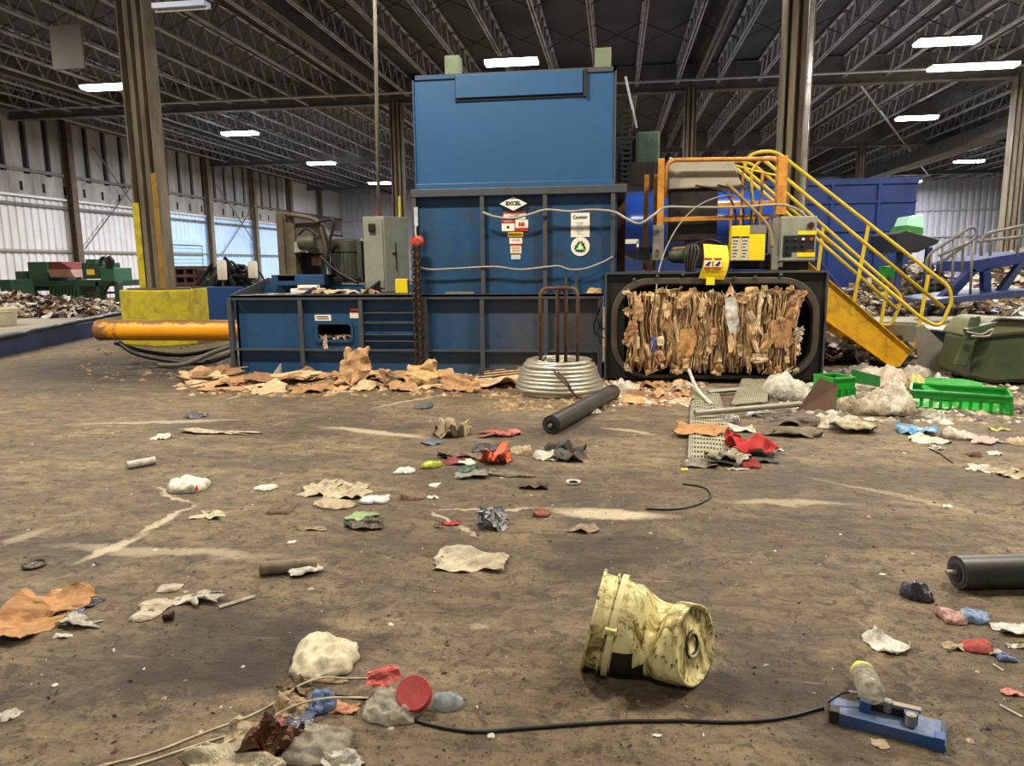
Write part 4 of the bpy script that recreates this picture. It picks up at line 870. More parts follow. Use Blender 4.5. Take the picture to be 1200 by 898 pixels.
mc = at(402, 300, 10.7); mz0, mz1 = at(402, 327, 10.7).z, at(402, 280, 10.7).z; mr = (at(421, 300, 10.7).x-at(384, 300, 10.7).x)/2
m = MB(); m.lathe([(mr*.95, mz0), (mr*.95, mz1-.2), (mr*1.03, mz1-.19), (mr*1.03, mz1-.03), (mr*.9, mz1)], 32, Matrix.Translation((mc.x, 10.9, 0))); m.build('housing', MOTOR, mo, smooth='auto')
m = MB()
for k in range(28):
    a = 2*PI*k/28; m.bar((mc.x+mr*1.0*math.cos(a), 10.9+mr*1.0*math.sin(a), mz0+.03), (mc.x+mr*1.0*math.cos(a), 10.9+mr*1.0*math.sin(a), mz1-.21), .015, .05, up=(-math.sin(a), math.cos(a), 0))
m.build('cooling_fins', MOTOR, mo, fix=False)
B(418, 282, 424, 330, 10.6, .25, 'junction_box', MOTOR, mo); B(384, 325, 422, 331, 10.55, .7, 'foot', BLACK, mo)
cb = empty('electrical_cabinet', (at(448, 333, 10.45).x, 10.45, DZ), 'tall grey electrical cabinet standing on the baler deck', 'cabinet')
a = at(426, 290, 10.45); b = at(451, 290, 10.45); zt_ = at(440, 253.5, 10.45).z
cab_poly = [(a.x, 10.45), (b.x, 10.45), (b.x+.27, 10.75), (b.x+.02, 11.1), (a.x+.05, 11.1)]
MB().prism(cab_poly, DZ, zt_, 'z').build('body', GREY, cb, bevel=.01)
box('door', a.x+.02, b.x-.02, 10.43, 10.45, DZ+.06, zt_-.04, GREY, cb, bevel=.006); q = at(436, 267, 10.42); box('isolator_switch', q.x-.05, q.x+.05, 10.38, 10.43, q.z-.06, q.z+.06, BLACK, cb, bevel=.015)
MB().bar((b.x+.13, 10.56, q.z-.2), (b.x+.13, 10.56, q.z-.6), .01, .01).build('door_edge', BLACK, cb); q2 = at(461, 295, 10.5); box('handle', q2.x-.03, q2.x+.02, 10.52, 10.58, q2.z-.01, q2.z+.02, GALV, cb)
box('back_post', a.x-.09, a.x-.02, 10.7, 10.9, DZ, zt_+.02, PBLUE, cb); q = at(444, 251, 10.6); MB().lathe([(.035, 0), (.035, .08), (.025, .09)], 12, Matrix.Translation((q.x, 10.6, zt_))).build('pipe_fitting', plain('fitting_red', (120, 44, 34), .5), cb)
pipe('yellow_conduit', [at(468, 230, 10.8), at(470, 334, 10.8)], .02, COLY, 'yellow and grey conduit standing beside the grey cabinet', 'conduit')
q = at(470, 329, 10.0); tag(box('junction_box', q.x-.09, q.x+.09, 10.0, 10.1, DZ, DZ+.2, YELB, None, .01), 'small yellow and white box on the deck right of the grey cabinet', 'junction box')
q = at(356, 325, 10.1); tag(MB().box(q.x-.22, q.x+.25, 10.1, 10.3, DZ, DZ+.07).box(q.x-.1, q.x+.2, 10.08, 10.2, DZ+.07, DZ+.12).build('foam_block', WHITE, bevel=.01), 'small white foam block on the baler deck under the hydraulic unit', 'foam block')
# green motor and dark rack beside the hopper
gm = empty('feed_drive', (.45, 11.4, 2.4), 'dark feed drive with green motor and toothed rack, right of the blue hopper', 'drive unit')
B(722, 190, 768, 218, 11.4, .8, 'drive_base', BLACK, gm); B(746, 154, 773, 192, 11.5, .5, 'green_motor', paint('motor_green', (58, 86, 66), .5, 0, (30, 34, 28), .5, 3), gm, .03)
B(722, 160, 746, 195, 11.9, .3, 'dark_housing', BLACK, gm)
a = at(735, 130, 11.3); b = at(735, 218, 11.3); m = MB(); m.bar((a.x-.06, 11.3, b.z), (a.x-.06, 11.3, a.z), .03); m.bar((a.x+.06, 11.3, b.z), (a.x+.06, 11.3, a.z), .03)
k = b.z
while k < a.z: m.box(a.x-.08, a.x+.08, 11.27, 11.33, k, k+.035); k += .075
m.build('toothed_rack', BLACK, gm)
B(722, 214, 733, 320, 11.2, .4, 'rusty_support', RUST, gm, 0)
m = MB(); m.tube([at(733, 90, 11.4), at(746, 150, 11.4)], .02, 6); m.build('strut', JOIST, gm, fix=False)
# ------------------------------------------------------------------ wire coil with its carrier
wc = empty('wire_coil', (at(655, 440, 8.35).x, 8.4, 0), 'squat coil of silver baling wire on a rusty four-post carrier', 'wire coil')
cx, cy = at(655, 440, 8.4).x, 8.45
Hc = .37; m = MB()
for k in range(9):
    t_ = k/8; z = .03+t_*(Hc-.03); R0 = .47-.13*max(0, t_-.45)**1.3*2.2+.02*math.sin(t_*9); pts = []
    for i in range(49):
        a = 2*PI*i/48; rr = R0+.012*noise.noise((math.cos(a)*2, math.sin(a)*2, k*3)); pts.append((cx+rr*math.cos(a), cy+rr*math.sin(a), z+.010*noise.noise((math.cos(a), math.sin(a), k*5+2))))
    m.tube(pts, .03, 7, cap=False)
prof = [(.44, .0), (.46, .15), (.43, .27), (.36, .345), (.27, .365), (.22, .33), (.2, .1)]
m2 = MB(); m2.lathe(prof, 48, Matrix.Translation((cx, cy, 0)), cap=False)
m2.build('inner_windings', WIRE, wc, smooth=True, fix=False); m.build('windings', WIRE, wc, smooth=True, fix=False)
for k in range(8):
    R0 = .2+.025*k; pts = [(cx+R0*math.cos(i*PI/20)*(1+.03*math.sin(k)), cy+R0*math.sin(i*PI/20), .335+.035*math.sin((R0-.2)*12)+.012*math.sin(i*.4+k)) for i in range(41)]
    MB().tube(pts, .012, 6, cap=False).build('wire_turn', WIRE, wc, smooth=True, fix=False)
zt_ = at(650, 338, 8.4).z
for xa, ya, xb, yb_ in ((634, -.12, 662, .1), (652, .12, 677, -.1)):
    A_, B_ = at(xa, 400, 8.4).x, at(xb, 400, 8.4).x
    MB().tube(fillet([(A_, cy+ya, .05), (A_, cy+ya, zt_), (B_, cy+yb_, zt_), (B_, cy+yb_, .05)], .1), .022, 8).build('carrier_hoop', RUST, wc, smooth=True, fix=False)
MB().tube(smoothpts([(cx+.02, cy-.44, .3), (cx+.12, cy-.55, .22), (cx+.2, cy-.53, .08), (cx+.3, cy-.55, .02)]), .012, 6).tube(smoothpts([(cx-.04, cy-.42, .33), (cx+.1, cy-.56, .2), (cx+.24, cy-.52, .03)]), .01, 6).build('loose_wire', RUST, wc, fix=False)
v_, f_ = crumple(.16, .1, 5, .04, 8); mb = MB().add([v+Vector((cx-.16, cy-.2, .37)) for v in v_], f_); mb.build('tag_paper', litter_mat((216, 208, 190)), wc, fix=False)
for k in range(4):
    MB().tube(smoothpts([at(560, 434+k*3, 9.0-.1*k), at(590, 431+k*3, 8.9-.1*k), at(625, 428+k*2, 8.8-.1*k), at(640, 418, 8.55)]), .008, 5).build('loose_wire', BLACK, wc, fix=False)
# ------------------------------------------------------------------ raised pads
PADTOP = paint('pad_concrete', (150, 142, 130), .75, 0, (96, 84, 70), .55, .8, .3)
e0, e1, e2 = (-10.7, 11.34), (-11.76, 15.13), (-12.24, 16.76)
k_ = (-9.6, 7.5)
poly = [(-25.5, 7.5), k_, e0, e1, e2, (-13.2, 20.0), (-25.5, 22)]
struct(MB().prism(poly, 0, .3, 'z').build('floor_pad_left', [PADTOP]))
def edge(pts, z0, z1, label, nm='steel_edge_beam'):
    root = empty(nm, (pts[0][0], pts[0][1], 0), label, 'steel beam'); m = MB()
    for a, b in zip(pts, pts[1:]): m.bar((a[0]+.06, a[1], (z0+z1)/2), (b[0]+.06, b[1], (z0+z1)/2), .1, z1-z0)
    m.build('web', PBLUE, root); m = MB()
    for a, b in zip(pts, pts[1:]): m.bar((a[0]+.02, a[1], z1+.01), (b[0]+.02, b[1], z1+.01), .2, .03)
    m.build('top_flange', paint('edge_dark', (44, 48, 62), .5, 0, (26, 24, 24), .6, 5), root); return root
edge([k_, e0, e1], .0, .3, 'long dark blue steel beam edging the raised pad at the left')
rub = MB(); pts = smoothpts([(-9.9, 8.6, .33), (-10.5, 11, .34), (-11.0, 12.6, .35), (-11.6, 14.6, .37), (-12.1, 16.2, .38), (-12.3, 17.2, .36)], 8)
pts = [p+Vector((.08*noise.noise(p*2.2), 0, .02*noise.noise(p*3))) for p in pts]
tag(rub.tube(pts, .07, 8, rs=[.05+.03*abs(noise.noise(p*2)) for p in pts]).build('rubber_strip', RUB, smooth=True, loc=pts[0], fix=False), 'ragged black rubber strip lying along the blue pad edge at the left', 'rubber strip')
rp = [(6.05, 12.2), (12, 10.8), (30, 12), (30, 30), (6.0, 30), (4.6, 18.5), (5.6, 15.0)]
rp = [(5.75, 14.6), (7.0, 12.0), (9.2, 9.9), (30, 9.9), (30, 30), (3.0, 30), (4.0, 17.5)]
struct(MB().prism(rp, 0, .2, 'z').build('floor_pad_right', [paint('pad_pale', (186, 178, 166), .7, 0, (120, 110, 96), .45, .8, .2)]))
edge([(4.0, 17.4), (5.72, 14.55), (6.97, 11.96), (9.2, 9.85)], .0, .2, 'blue steel edge beam of the pale raised pad behind the yellow stairs')
# ------------------------------------------------------------------ left background
LB = [0]
tb = empty('plastic_tub', (at(6, 380, 14).x, 14, .3), 'cream plastic tub on the raised pad at the left edge of the photo', 'tub')
q = at(2, 380, 14.0); TUBM = plain('tub_cream', (196, 190, 164), .5, 0, .15, 4)
m = MB(); m.lathe([(0, .3), (.27, .3), (.3, .33), (.34, .62), (.36, .66), (.345, .68), (.33, .66), (.29, .36), (0, .35)], 28, Matrix.Translation((q.x-.04, 14.0, 0))); m.build('shell', TUBM, tb, smooth='auto')
m = MB(); m.lathe([(.345, .6), (.37, .6), (.37, .63), (.345, .63)], 28, Matrix.Translation((q.x-.04, 14.0, 0)), cap=False); m.build('rim', TUBM, tb)
gmx = empty('green_baling_machine', (-18.5, 26, 0), 'old green machine with ribbed panel and maroon hopper against the left wall', 'baling machine')
def B2(px0, py0, px1, py1, Y, D, nm, mat, par, bevel=.02, floor=False):
    a = at(px0, (py0+py1)/2, Y); b_ = at(px1, (py0+py1)/2, Y); c_ = at((px0+px1)/2, py0, Y); d_ = at((px0+px1)/2, py1, Y)
    return box(nm, a.x, b_.x, Y, Y+D, 0 if floor else d_.z, c_.z, mat, par, bevel)
GY_ = 24.5
B2(14, 329, 135, 336, GY_, 1.6, 'main_beam', GREEN, gmx); B2(20, 336, 60, 341, GY_+.2, 1.4, 'lower_beam', GREEN, gmx)
a = at(59, 345, GY_); b = at(95, 345, GY_); z1_ = at(77, 336, GY_).z
m = MB(); n = 9
for k in range(n):
    x = a.x+(b.x-a.x)*k/n; w_ = (b.x-a.x)/n; m.box(x, x+w_*.6, GY_-.04, GY_+1.4, .1, z1_); m.box(x+w_*.6, x+w_, GY_+.03, GY_+1.4, .1, z1_)
m.build('ribbed_panel', GREEN, gmx)
B2(33, 307, 56, 330, GY_, 1.4, 'side_box', GREEN, gmx); B2(18, 318, 32, 330, GY_+.2, .8, 'end_box', GREEN, gmx)
p = [at(x_, y_, GY_) for x_, y_ in ((55, 307), (68, 307), (84, 316), (57, 316))]; MB().prism([(v.x, v.z) for v in p], GY_+.1, GY_+1.3, 'y').build('hopper_mouth', plain('maroon', (92, 24, 24), .6), gmx)
p = [at(x_, y_, GY_) for x_, y_ in ((57, 316), (84, 316), (90, 325), (62, 325))]; MB().prism([(v.x, v.z) for v in p], GY_-.1, GY_+1.2, 'y').build('hopper_lip', plain('dusty_pink_brown', (128, 96, 84), .7), gmx)
B2(96, 308, 116, 327, GY_, 1.2, 'pump_box', GREEN, gmx); B2(100, 304, 112, 309, GY_+.1, .9, 'pump_top', GREEN, gmx); B2(117, 314, 134, 330, GY_, 1, 'oil_tank', paint('tank_green', (56, 112, 86), .5, 0, (30, 40, 32), .4, 3), gmx)
B2(134, 330, 139, 355, GY_, .3, 'leg', GREEN, gmx, floor=True); B2(112, 330, 117, 355, GY_, .3, 'leg', GREEN, gmx, floor=True); B2(95, 342, 135, 344.5, GY_+.2, .2, 'cross_bar', RUST, gmx); B2(20, 338, 24, 355, GY_+.2, .3, 'leg', GREEN, gmx, floor=True)
B2(95, 352, 139, 356, GY_, .9, 'skid', GREEN, gmx)
q = at(106, 319, GY_-.02); box('yellow_label', q.x-.15, q.x+.15, GY_-.03, GY_-.005, q.z-.1, q.z+.1, LYEL, gmx)
for k, pts in enumerate(([(117, 312), (119, 304), (124, 303), (126, 312)], [(126, 314), (128, 302), (132, 306), (130, 314)], [(121, 345), (127, 334), (131, 332)])):
    MB().tube(smoothpts([at(x_, y_, GY_-.05) for x_, y_ in pts]), .07, 6).build('hose', RUB, gmx, fix=False)
B2(0, 328, 14, 350, 23.5, 1.2, 'side_frame', GREEN, gmx, floor=True)
# heap of rubbish on the left pad
def heap(name, x0, x1, y0, y1, z0, hfun, n, seed, cols, smin, smax, label, cat, kind='stuff'):
    rn = random.Random(seed); m = MB(); mats = [litter_mat(c_, k_) for c_, k_ in cols]
    for i in range(n):
        u, v = rn.random(), rn.random(); x = x0+(x1-x0)*u; y = y0+(y1-y0)*v; h = hfun(u, v)
        if h < 0: continue
        m.cur = rn.randrange(len(mats)); s = rn.uniform(smin, smax); vs, fs = crumple(s, s*rn.uniform(.3, 1), rn.randrange(9999), s*.25, 3 if s < .12 else 5)
        M = Matrix.Translation((x, y, z0+h*rn.uniform(.3, 1))) @ Euler((rn.uniform(-.7, .7), rn.uniform(-.7, .7), rn.uniform(0, 6.28))).to_matrix().to_4x4()
        if h < .04: M = Matrix.Translation((x, y, z0+h*rn.random())) @ Euler((rn.uniform(-.15, .15), rn.uniform(-.15, .15), rn.uniform(0, 6.28))).to_matrix().to_4x4()
        m.add([M @ p for p in vs], fs)
    o = m.build(name, mats, loc=(x0, y0, z0), fix=False); return tag(o, label, cat, kind=kind)
def mound(name, x0, x1, y0, y1, z0, hfun, mat, label, cat, n=40):
    vs = []
    for j in range(n+1):
        for i in range(n+1):
            u, v = i/n, j/n; x = x0+(x1-x0)*u; y = y0+(y1-y0)*v; h = max(0, hfun(u, v))*(1+.5*noise.noise((x*2.5, y*2.5, 1)))*.85
            vs.append((x, y, z0+h))
    o = MB().add(vs, [(j*(n+1)+i, j*(n+1)+i+1, (j+1)*(n+1)+i+1, (j+1)*(n+1)+i) for j in range(n) for i in range(n)]).build(name, mat, loc=(x0, y0, z0), fix=False); o['kind'] = 'stuff'; return tag(o, label, cat) if cat else o
DUSTY = [((176, 160, 136), 'paper'), ((120, 100, 78), 'card'), ((206, 200, 188), 'paper'), ((84, 66, 52), 'card'), ((150, 120, 90), 'card'), ((60, 60, 66), 'film'), ((120, 60, 50), 'film'), ((216, 212, 206), 'film')]
f1 = lambda u, v: .85*max(0, 1-u*1.15)*math.sin(PI*min(1, v*1.05))**.7+.05
hb1 = mound('heap_core', -20.5, -12.6, 16.6, 21.5, .3, lambda u, v: .9*f1(u, v)-.08, litter_mat((96, 78, 62), 'card'), '', '')
hp1 = heap('rubbish_heap', -20.5, -12.4, 16.2, 21.5, .3, f1, 1500, 3, DUSTY, .12, .42, 'loose heap of scrap paper and plastic on the left pad before the green machine', 'scrap heap')
hb1.parent = hp1; hb1.matrix_parent_inverse = Matrix.Translation(-hp1.location)
bb = empty('blue_power_pack', (at(257, 335, 17).x, 17, 0), 'blue tank base with white filter canisters and black hoses behind the ram cylinder', 'power pack')
B2(241, 336, 282, 372, 17, 1.4, 'tank', PBLUE if 0 else paint('pack_blue', (20, 62, 120), .5, 0, (20, 30, 40), .4, 2), bb, floor=True)
for px, pt_, pb_ in ((261, 305, 328), (297, 306, 326)):
    q = at(px, pb_, 17.1); z_ = at(px, pt_, 17.1).z; m = MB(); m.lathe([(.1, q.z), (.115, q.z+.02), (.115, z_-.04), (.09, z_)], 20, Matrix.Translation((q.x, 17.1, 0))); m.build('filter_canister', WHITE, bb, smooth='auto')
    MB().tube([(q.x, 17.1, q.z), (q.x, 17.1, q.z-.3)], .03, 6).build('filter_stem', MOTOR, bb)
rn = random.Random(4)
m = MB()
for k in range(26):
    q = at(rn.uniform(246, 292), rn.uniform(308, 334), 17.5); q2 = q+Vector((rn.uniform(-.4, .4), rn.uniform(-.2, .2), rn.uniform(-.35, .25))); q3 = q2+Vector((rn.uniform(-.3, .3), 0, -.3)); m.tube(smoothpts([q, q2, q3], 4), rn.uniform(.03, .07), 6)
m.build('hose_bundle', RUB, bb, fix=False)['kind'] = 'stuff'
B2(245, 312, 290, 336, 17.6, .5, 'valve_block', BLACK, bb, .05)
MB().tube(smoothpts([at(285, 318, 17.2), at(297, 314, 17.2), at(306, 322, 17.2), at(311, 332, 17)]), .025, 6).build('hose', RUB, bb, fix=False)
pk = empty('pallet_stack', (at(220, 330, 20).x, 20, 0), 'stack of brown wooden crates behind the yellow column guard', 'crate stack')
for k in range(5): B2(204, 312+k*9.5, 240, 316+k*9.5, 20, 1.2, 'deck_board', RUST, pk, .01)
for px in (206, 218, 229, 238): B2(px-1.6, 312, px+1.6, 362, 20.05, 1.1, 'upright', RUST, pk, 0, floor=True)
B2(232, 316, 241, 358, 19.6, .3, 'side_rack', BLACK, pk, .01)
# ------------------------------------------------------------------ right background
ct = empty('blue_container', (3, 20, 0), 'long royal-blue steel container wall behind the yellow stairs', 'container')
a = at(733, 218, 22); b = at(1075, 216, 22); zt_ = a.z
m = MB(); m.box(a.x-.6, b.x, 22, 25, .2, zt_-.02); m.build('wall', RBLUE, ct); m = MB(); m.box(a.x-.6, b.x+.02, 21.92, 22, zt_-.12, zt_+.04); m.box(a.x-.6, b.x, 21.92, 22, at(1000, 270, 22).z-.04, at(1000, 270, 22).z+.04); m.box(a.x-.6, b.x, 21.92, 22, at(1000, 237, 22).z-.03, at(1000, 237, 22).z+.03); m.build('top_rail', RBLUE, ct)
x = a.x-.5
while x < b.x: box('upright', x, x+.08, 21.93, 22, .2, zt_-.1, RBLUE, ct); x += 1.24
tk = empty('blue_tank', (at(750, 260, 15).x, 15, 0), 'shiny blue round tank seen between the hopper and the orange frame', 'tank')
q = at(770, 262, 15.5); q2 = at(730, 262, 15.5); rr_ = (at(750, 215, 15.5).z-at(750, 300, 15.5).z)/2; SHB = plain('glossy_blue', (24, 56, 130), .22, .1, .2, 1.5, .05)
m = MB(); m.lathe([(0, 0), (rr_*.6, .03), (rr_*.9, .12), (rr_, .3), (rr_, 3.6), (rr_*.9, 3.8), (0, 3.9)], 36, Matrix.Translation((q2.x-.1, 16.6, q.z)) @ Matrix.Rotation(PI/2, 4, 'Y')); m.build('shell', SHB, tk, smooth='auto', fix=False)
for dx in (.5, 3.2): box('cradle', q2.x+dx, q2.x+dx+.2, 16, 17.2, 0, q.z-rr_*.8, BLACK, tk)
m = MB(); p = at(733, 283, 15.4); m.box(p.x-.05, at(748, 283, 15.4).x, 15.3, 15.36, p.z-.05, p.z+.04); m.box(at(746, 283, 15.4).x, at(748.5, 283, 15.4).x, 15.3, 15.36, at(747, 297, 15.4).z, p.z); m.build('white_bracket', WHITE, tk)
# green lit hopper cover
gc = empty('green_cover', at(1080, 262, 18), 'pale translucent green cover on the black hopper at the right', 'machine cover')
p = [at(x_, y_, 18) for x_, y_ in ((1059, 272), (1067, 253), (1083, 251), (1083, 274))]
MB().prism([(v.x, v.z) for v in p], 18, 18.8, 'y').build('shell', plain('pale_mint', (176, 232, 206), .4, 0, .1, 2), gc, bevel=.03)
p = [at(x_, y_, 18) for x_, y_ in ((1057, 272), (1062, 264), (1081, 267), (1081, 275))]
MB().prism([(v.x, v.z) for v in p], 17.96, 18.82, 'y').build('skirt', plain('leaf_green', (50, 120, 50), .5), gc)
bh = empty('black_hopper', at(1080, 285, 17.5), 'black tilted hopper beside the blue container at right', 'hopper')
p = [at(x_, y_, 17.5) for x_, y_ in ((1052, 274), (1062, 270), (1102, 281), (1098, 286), (1075, 296), (1050, 296))]
MB().prism([(v.x, v.z) for v in p], 17.5, 19.3, 'y').build('chute', plain('matt_black_blue', (22, 24, 34), .5), bh, bevel=.02)
for px in (1056, 1090): q = at(px, 290, 18); box('leg', q.x-.06, q.x+.06, 18, 18.12, .2, q.z, PBLUE, bh)
# conveyor with rails
cv = empty('conveyor', at(1180, 330, 17), 'dark blue inclined conveyor bed with legs at the right edge', 'conveyor')
CBL = paint('conveyor_blue', (26, 42, 98), .8, 0, (20, 24, 40), .4, 2)
def pris(pts, Y, D, nm, mat, par, bevel=.01): 
    p = [at(x_, y_, Y) for x_, y_ in pts]; return MB().prism([(v.x, v.z) for v in p], Y, Y+D, 'y').build(nm, mat, par, bevel=bevel)
pris([(1138, 306), (1210, 294), (1210, 306), (1148, 319), (1136, 319)], 16, 1.6, 'bed', CBL, cv)
pris([(1140, 314), (1147, 318), (1122, 345), (1112, 348), (1100, 350), (1118, 335)], 16, .25, 'brace', CBL, cv)
pris([(1153, 315), (1162, 314), (1162, 342), (1153, 342)], 16, .2, 'leg', CBL, cv)
pris([(1196, 308), (1204, 306), (1180, 342), (1168, 345)], 16, .2, 'brace', PBLUE, cv)
pris([(1090, 352), (1120, 348), (1170, 343), (1210, 339), (1210, 347), (1100, 357)], 15.6, 1.6, 'skid', PBLUE, cv)
ra = empty('conveyor_railing', at(1150, 290, 15.8), 'grey tube railing beside the blue conveyor at the right', 'railing')
RG = paint('railing_grey', (104, 102, 100), .5, .3, (60, 56, 54), .4, 4)
for pts in ([(1086, 325), (1085, 300), (1138, 266), (1144, 268), (1144, 278), (1100, 310)], [(1100, 300), (1140, 282)], [(1150, 300), (1150, 275), (1210, 262)], [(1146, 283), (1210, 276)]):
    MB().tube(fillet([at(x_, y_, 15.8) for x_, y_ in pts], .2), .03, 8).build('rail', RG, ra, smooth=True, fix=False)
for x_, y0_, y1_ in ((1105, 289, 320), (1118, 281, 345), (1130, 272, 320), (1140, 282, 345), (1163, 272, 300), (1195, 268, 300), (1092, 296, 322)):
    MB().tube([at(x_, y0_, 15.8), at(x_-3, y1_, 15.8)], .026, 8).build('post', RG, ra, smooth=True, fix=False)
f2 = lambda u, v: (.55+.9*math.exp(-((u-.62)/.25)**2)*.9)*math.sin(PI*min(1, max(0, u*1.02)))**.5*math.sin(PI*v)**.6
hb2 = mound('heap_core', 4.8, 9.3, 18.3, 21.7, .2, lambda u, v: .85*f2(u, v)-.06, litter_mat((110, 98, 84), 'card'), '', '')
hp2 = heap('paper_pile', 4.8, 9.3, 18.0, 21.6, .2, f2, 1100, 5, [((206, 200, 190), 'paper'), ((170, 154, 132), 'paper'), ((226, 224, 220), 'paper'), ((110, 96, 80), 'card'), ((70, 80, 120), 'film'), ((140, 110, 84), 'card')], .12, .4, 'pile of mixed waste paper behind the yellow stairs', 'paper pile')
hb2.parent = hp2; hb2.matrix_parent_inverse = Matrix.Translation(-hp2.location)
mound('far_paper_pile', 12.5, 18, 23, 27, .2, lambda u, v: 1.9*math.sin(PI*u)**.8*math.sin(PI*v)**.7, litter_mat((206, 190, 160), 'paper'), 'pale heap of paper behind the blue conveyor at the right edge', 'paper pile')
heap('far_scrap_pile', 9.4, 12.2, 20.0, 22.5, .2, lambda u, v: 1.5*math.sin(PI*u)**.8*math.sin(PI*v)**.7, 900, 15, [((216, 208, 196), 'paper'), ((196, 176, 146), 'paper'), ((140, 120, 96), 'card')], .2, .6, 'pale scrap pile between black hopper and railing', 'paper pile')
for pts, lb in ((((935, 340), (950, 300), (962, 305), (1014, 376), (1010, 397)), 'dark blue inclined chute behind the yellow stair stringer'),):
    o = MB().prism([(at(x_, y_, 14.5).x, at(x_, y_, 14.5).z) for x_, y_ in pts], 14.5, 15.2, 'y').build('blue_chute', CBL, loc=at(970, 350, 14.5), bevel=.02); tag(o, lb, 'chute')
q = at(1040, 316, 19.2); o = box('green_box', q.x-.14, q.x+.14, 19.1, 19.4, q.z-.25, q.z+.08, plain('vivid_green', (40, 150, 50), .5), None, .02); tag(o, 'bright green box under the blue container', 'box')
# green bin ------------------------------------------------------
gb2 = empty('green_bin', (5.3, 9.6, 0), 'dull green lidded bin with lifting arms at the right edge', 'bin')
Yb = 9.3
pts = [at(x_, y_, Yb) for x_, y_ in ((1134, 444), (1146, 396), (1205, 388), (1232, 400), (1240, 448), (1160, 452))]
for v in (pts[0], pts[-1], pts[-2]): v.z = max(.02, v.z)
MB().prism([(v.x, v.z) for v in pts], Yb, Yb+.9, 'y').build('body', BINGR, gb2, bevel=.05)
pts = [at(x_, y_, Yb) for x_, y_ in ((1144, 397), (1160, 378), (1172, 374), (1225, 378), (1236, 402), (1205, 391))]
MB().prism([(v.x, v.z) for v in pts], Yb-.04, Yb+.98, 'y').build('lid', paint('bin_lid', (110, 112, 84), .6, 0, (80, 72, 54), .4, 3), gb2, bevel=.04)
MB().tube(fillet([at(x_, y_, Yb-.06) for x_, y_ in ((1159, 381), (1168, 374), (1230, 377))], .1), .02, 8).build('lid_rim', BLACK, gb2, smooth=True, fix=False)
pris([(1120, 428), (1142, 372), (1149, 370), (1150, 376), (1132, 430)], Yb-.1, .1, 'lifting_arm', BINGR, gb2); pris([(1132, 386), (1170, 377), (1162, 390), (1134, 392)], Yb-.14, .1, 'lifting_bracket', BINGR, gb2)
MB().tube(smoothpts([at(1133, 389, Yb-.18), at(1150, 392, Yb-.18), at(1163, 386, Yb-.18), at(1158, 394, Yb-.18), at(1138, 394, Yb-.18)]), .014, 6).build('hinge_rod', GALV, gb2, smooth=True, fix=False)
MB().bar(at(1136, 396, Yb-.05), at(1133, 440, Yb-.05), .03).build('edge_strip', EDGE, gb2)
for k in range(3): 
    q = at(1160+k*18, 384-k*0, Yb+.4)
# ------------------------------------------------------------------ litter
def place_M(g, rz=0, tilt=(0, 0)): return Matrix.Translation(g) @ Matrix.Rotation(rz, 4, 'Z') @ Euler((tilt[0], tilt[1], 0)).to_matrix().to_4x4()
_seed = [100]
def lit(nm, lb, cat, px, py, wp, hp, rgb, kind='paper', shape='sheet', rz=0, amp=None, ragged=.2, aspect=None, hfac=1, group=None, z=0, seed=None, curl=0, n=None, tied=0):
    _seed[0] += 1; s = seed or _seed[0]
    g = grd(px, py+hp*.22, z); D = (g-EYE).dot(FWD); w = wp*D/FOC; lfull = hp*D*D/((EYE.z-z)*FOC)
    mb = MB()
    if shape == 'sheet':
        l = min(lfull*.85, w*1.15) if aspect is None else w*aspect; a = amp if amp is not None else min(.16*w, .6*hp*D/FOC)
        vs, fs = crumple(w, l, s, a*hfac*(1.2 if wp < 60 else .95), n or (18 if wp > 40 else 12), curl, ragged, .7 if kind == 'card' else 1, .35 if kind == 'card' else .7)
    else:
        l = min(lfull*.72, w*1.0) if aspect is None else w*aspect; h = (amp if amp is not None else .62*hp*D/FOC)*hfac
        vs, fs = bagshape(w*.98, l, h, s, .3, n or (56 if wp > 45 else 36), tied)
    M = place_M(g, rz); mb.add([M @ (v+Vector((0, 0, .001))) for v in vs], fs)
    o = mb.build(nm, litter_mat(rgb, kind), loc=g, fix=False, smooth=(kind in ('film', 'clear', 'cloth')))
    if shape == 'sheet': o.modifiers.new('solid', 'SOLIDIFY').thickness = .003
    if kind in ('film', 'clear') and wp > 40:
        pass
    return tag(o, lb, cat, group)
WH, BEI, TAN, GRY, CLR = (216, 212, 198), (176, 158, 126), (170, 128, 82), (112, 110, 106), (196, 194, 184)
# mid-left
lit('grey_rag', 'small dark grey scrap lying alone left of the long pale strip, before the baler', 'rag', 230, 487, 22, 7, (86, 90, 98), 'film')
lit('plastic_strip', 'long twisted pale plastic strip before the left end of the baler', 'plastic strip', 255, 505, 92, 11, (186, 172, 146), 'film', aspect=.2, ragged=.5)
lit('paper_scrap', 'small white scrap just left of the long twisted strip', 'paper', 190, 512, 22, 6, WH)
lit('milk_jug', 'flattened white jug with a red cap, mid left of the floor', 'jug', 221, 568, 44, 20, (222, 218, 200), 'film', 'bag', amp=.10)
o = bpy.context.scene.objects.get('milk_jug'); q = grd(232, 575); MB().lathe([(.028, 0), (.028, .02), (.02, .026)], 14, Matrix.Translation(q+Vector((0, -.03, .02))) @ Matrix.Rotation(1.1, 4, 'X')).build('cap', plain('cap_red', (190, 40, 34), .5)).parent = o
bpy.context.scene.objects['cap'].matrix_parent_inverse = Matrix.Translation(-o.location)
lit('crushed_cup', 'small crushed white cup right of the red-capped jug', 'cup', 311, 571, 28, 9, WH, 'film', 'bag')
lit('plastic_scrap', 'crumpled cream plastic at the left of the pale cluster in mid floor', 'plastic wrap', 376, 571, 46, 18, (190, 172, 138), 'film')
lit('paper_bag', 'flattened beige paper bag in the pale cluster left of centre', 'paper bag', 404, 573, 54, 20, (186, 170, 140), 'paper')
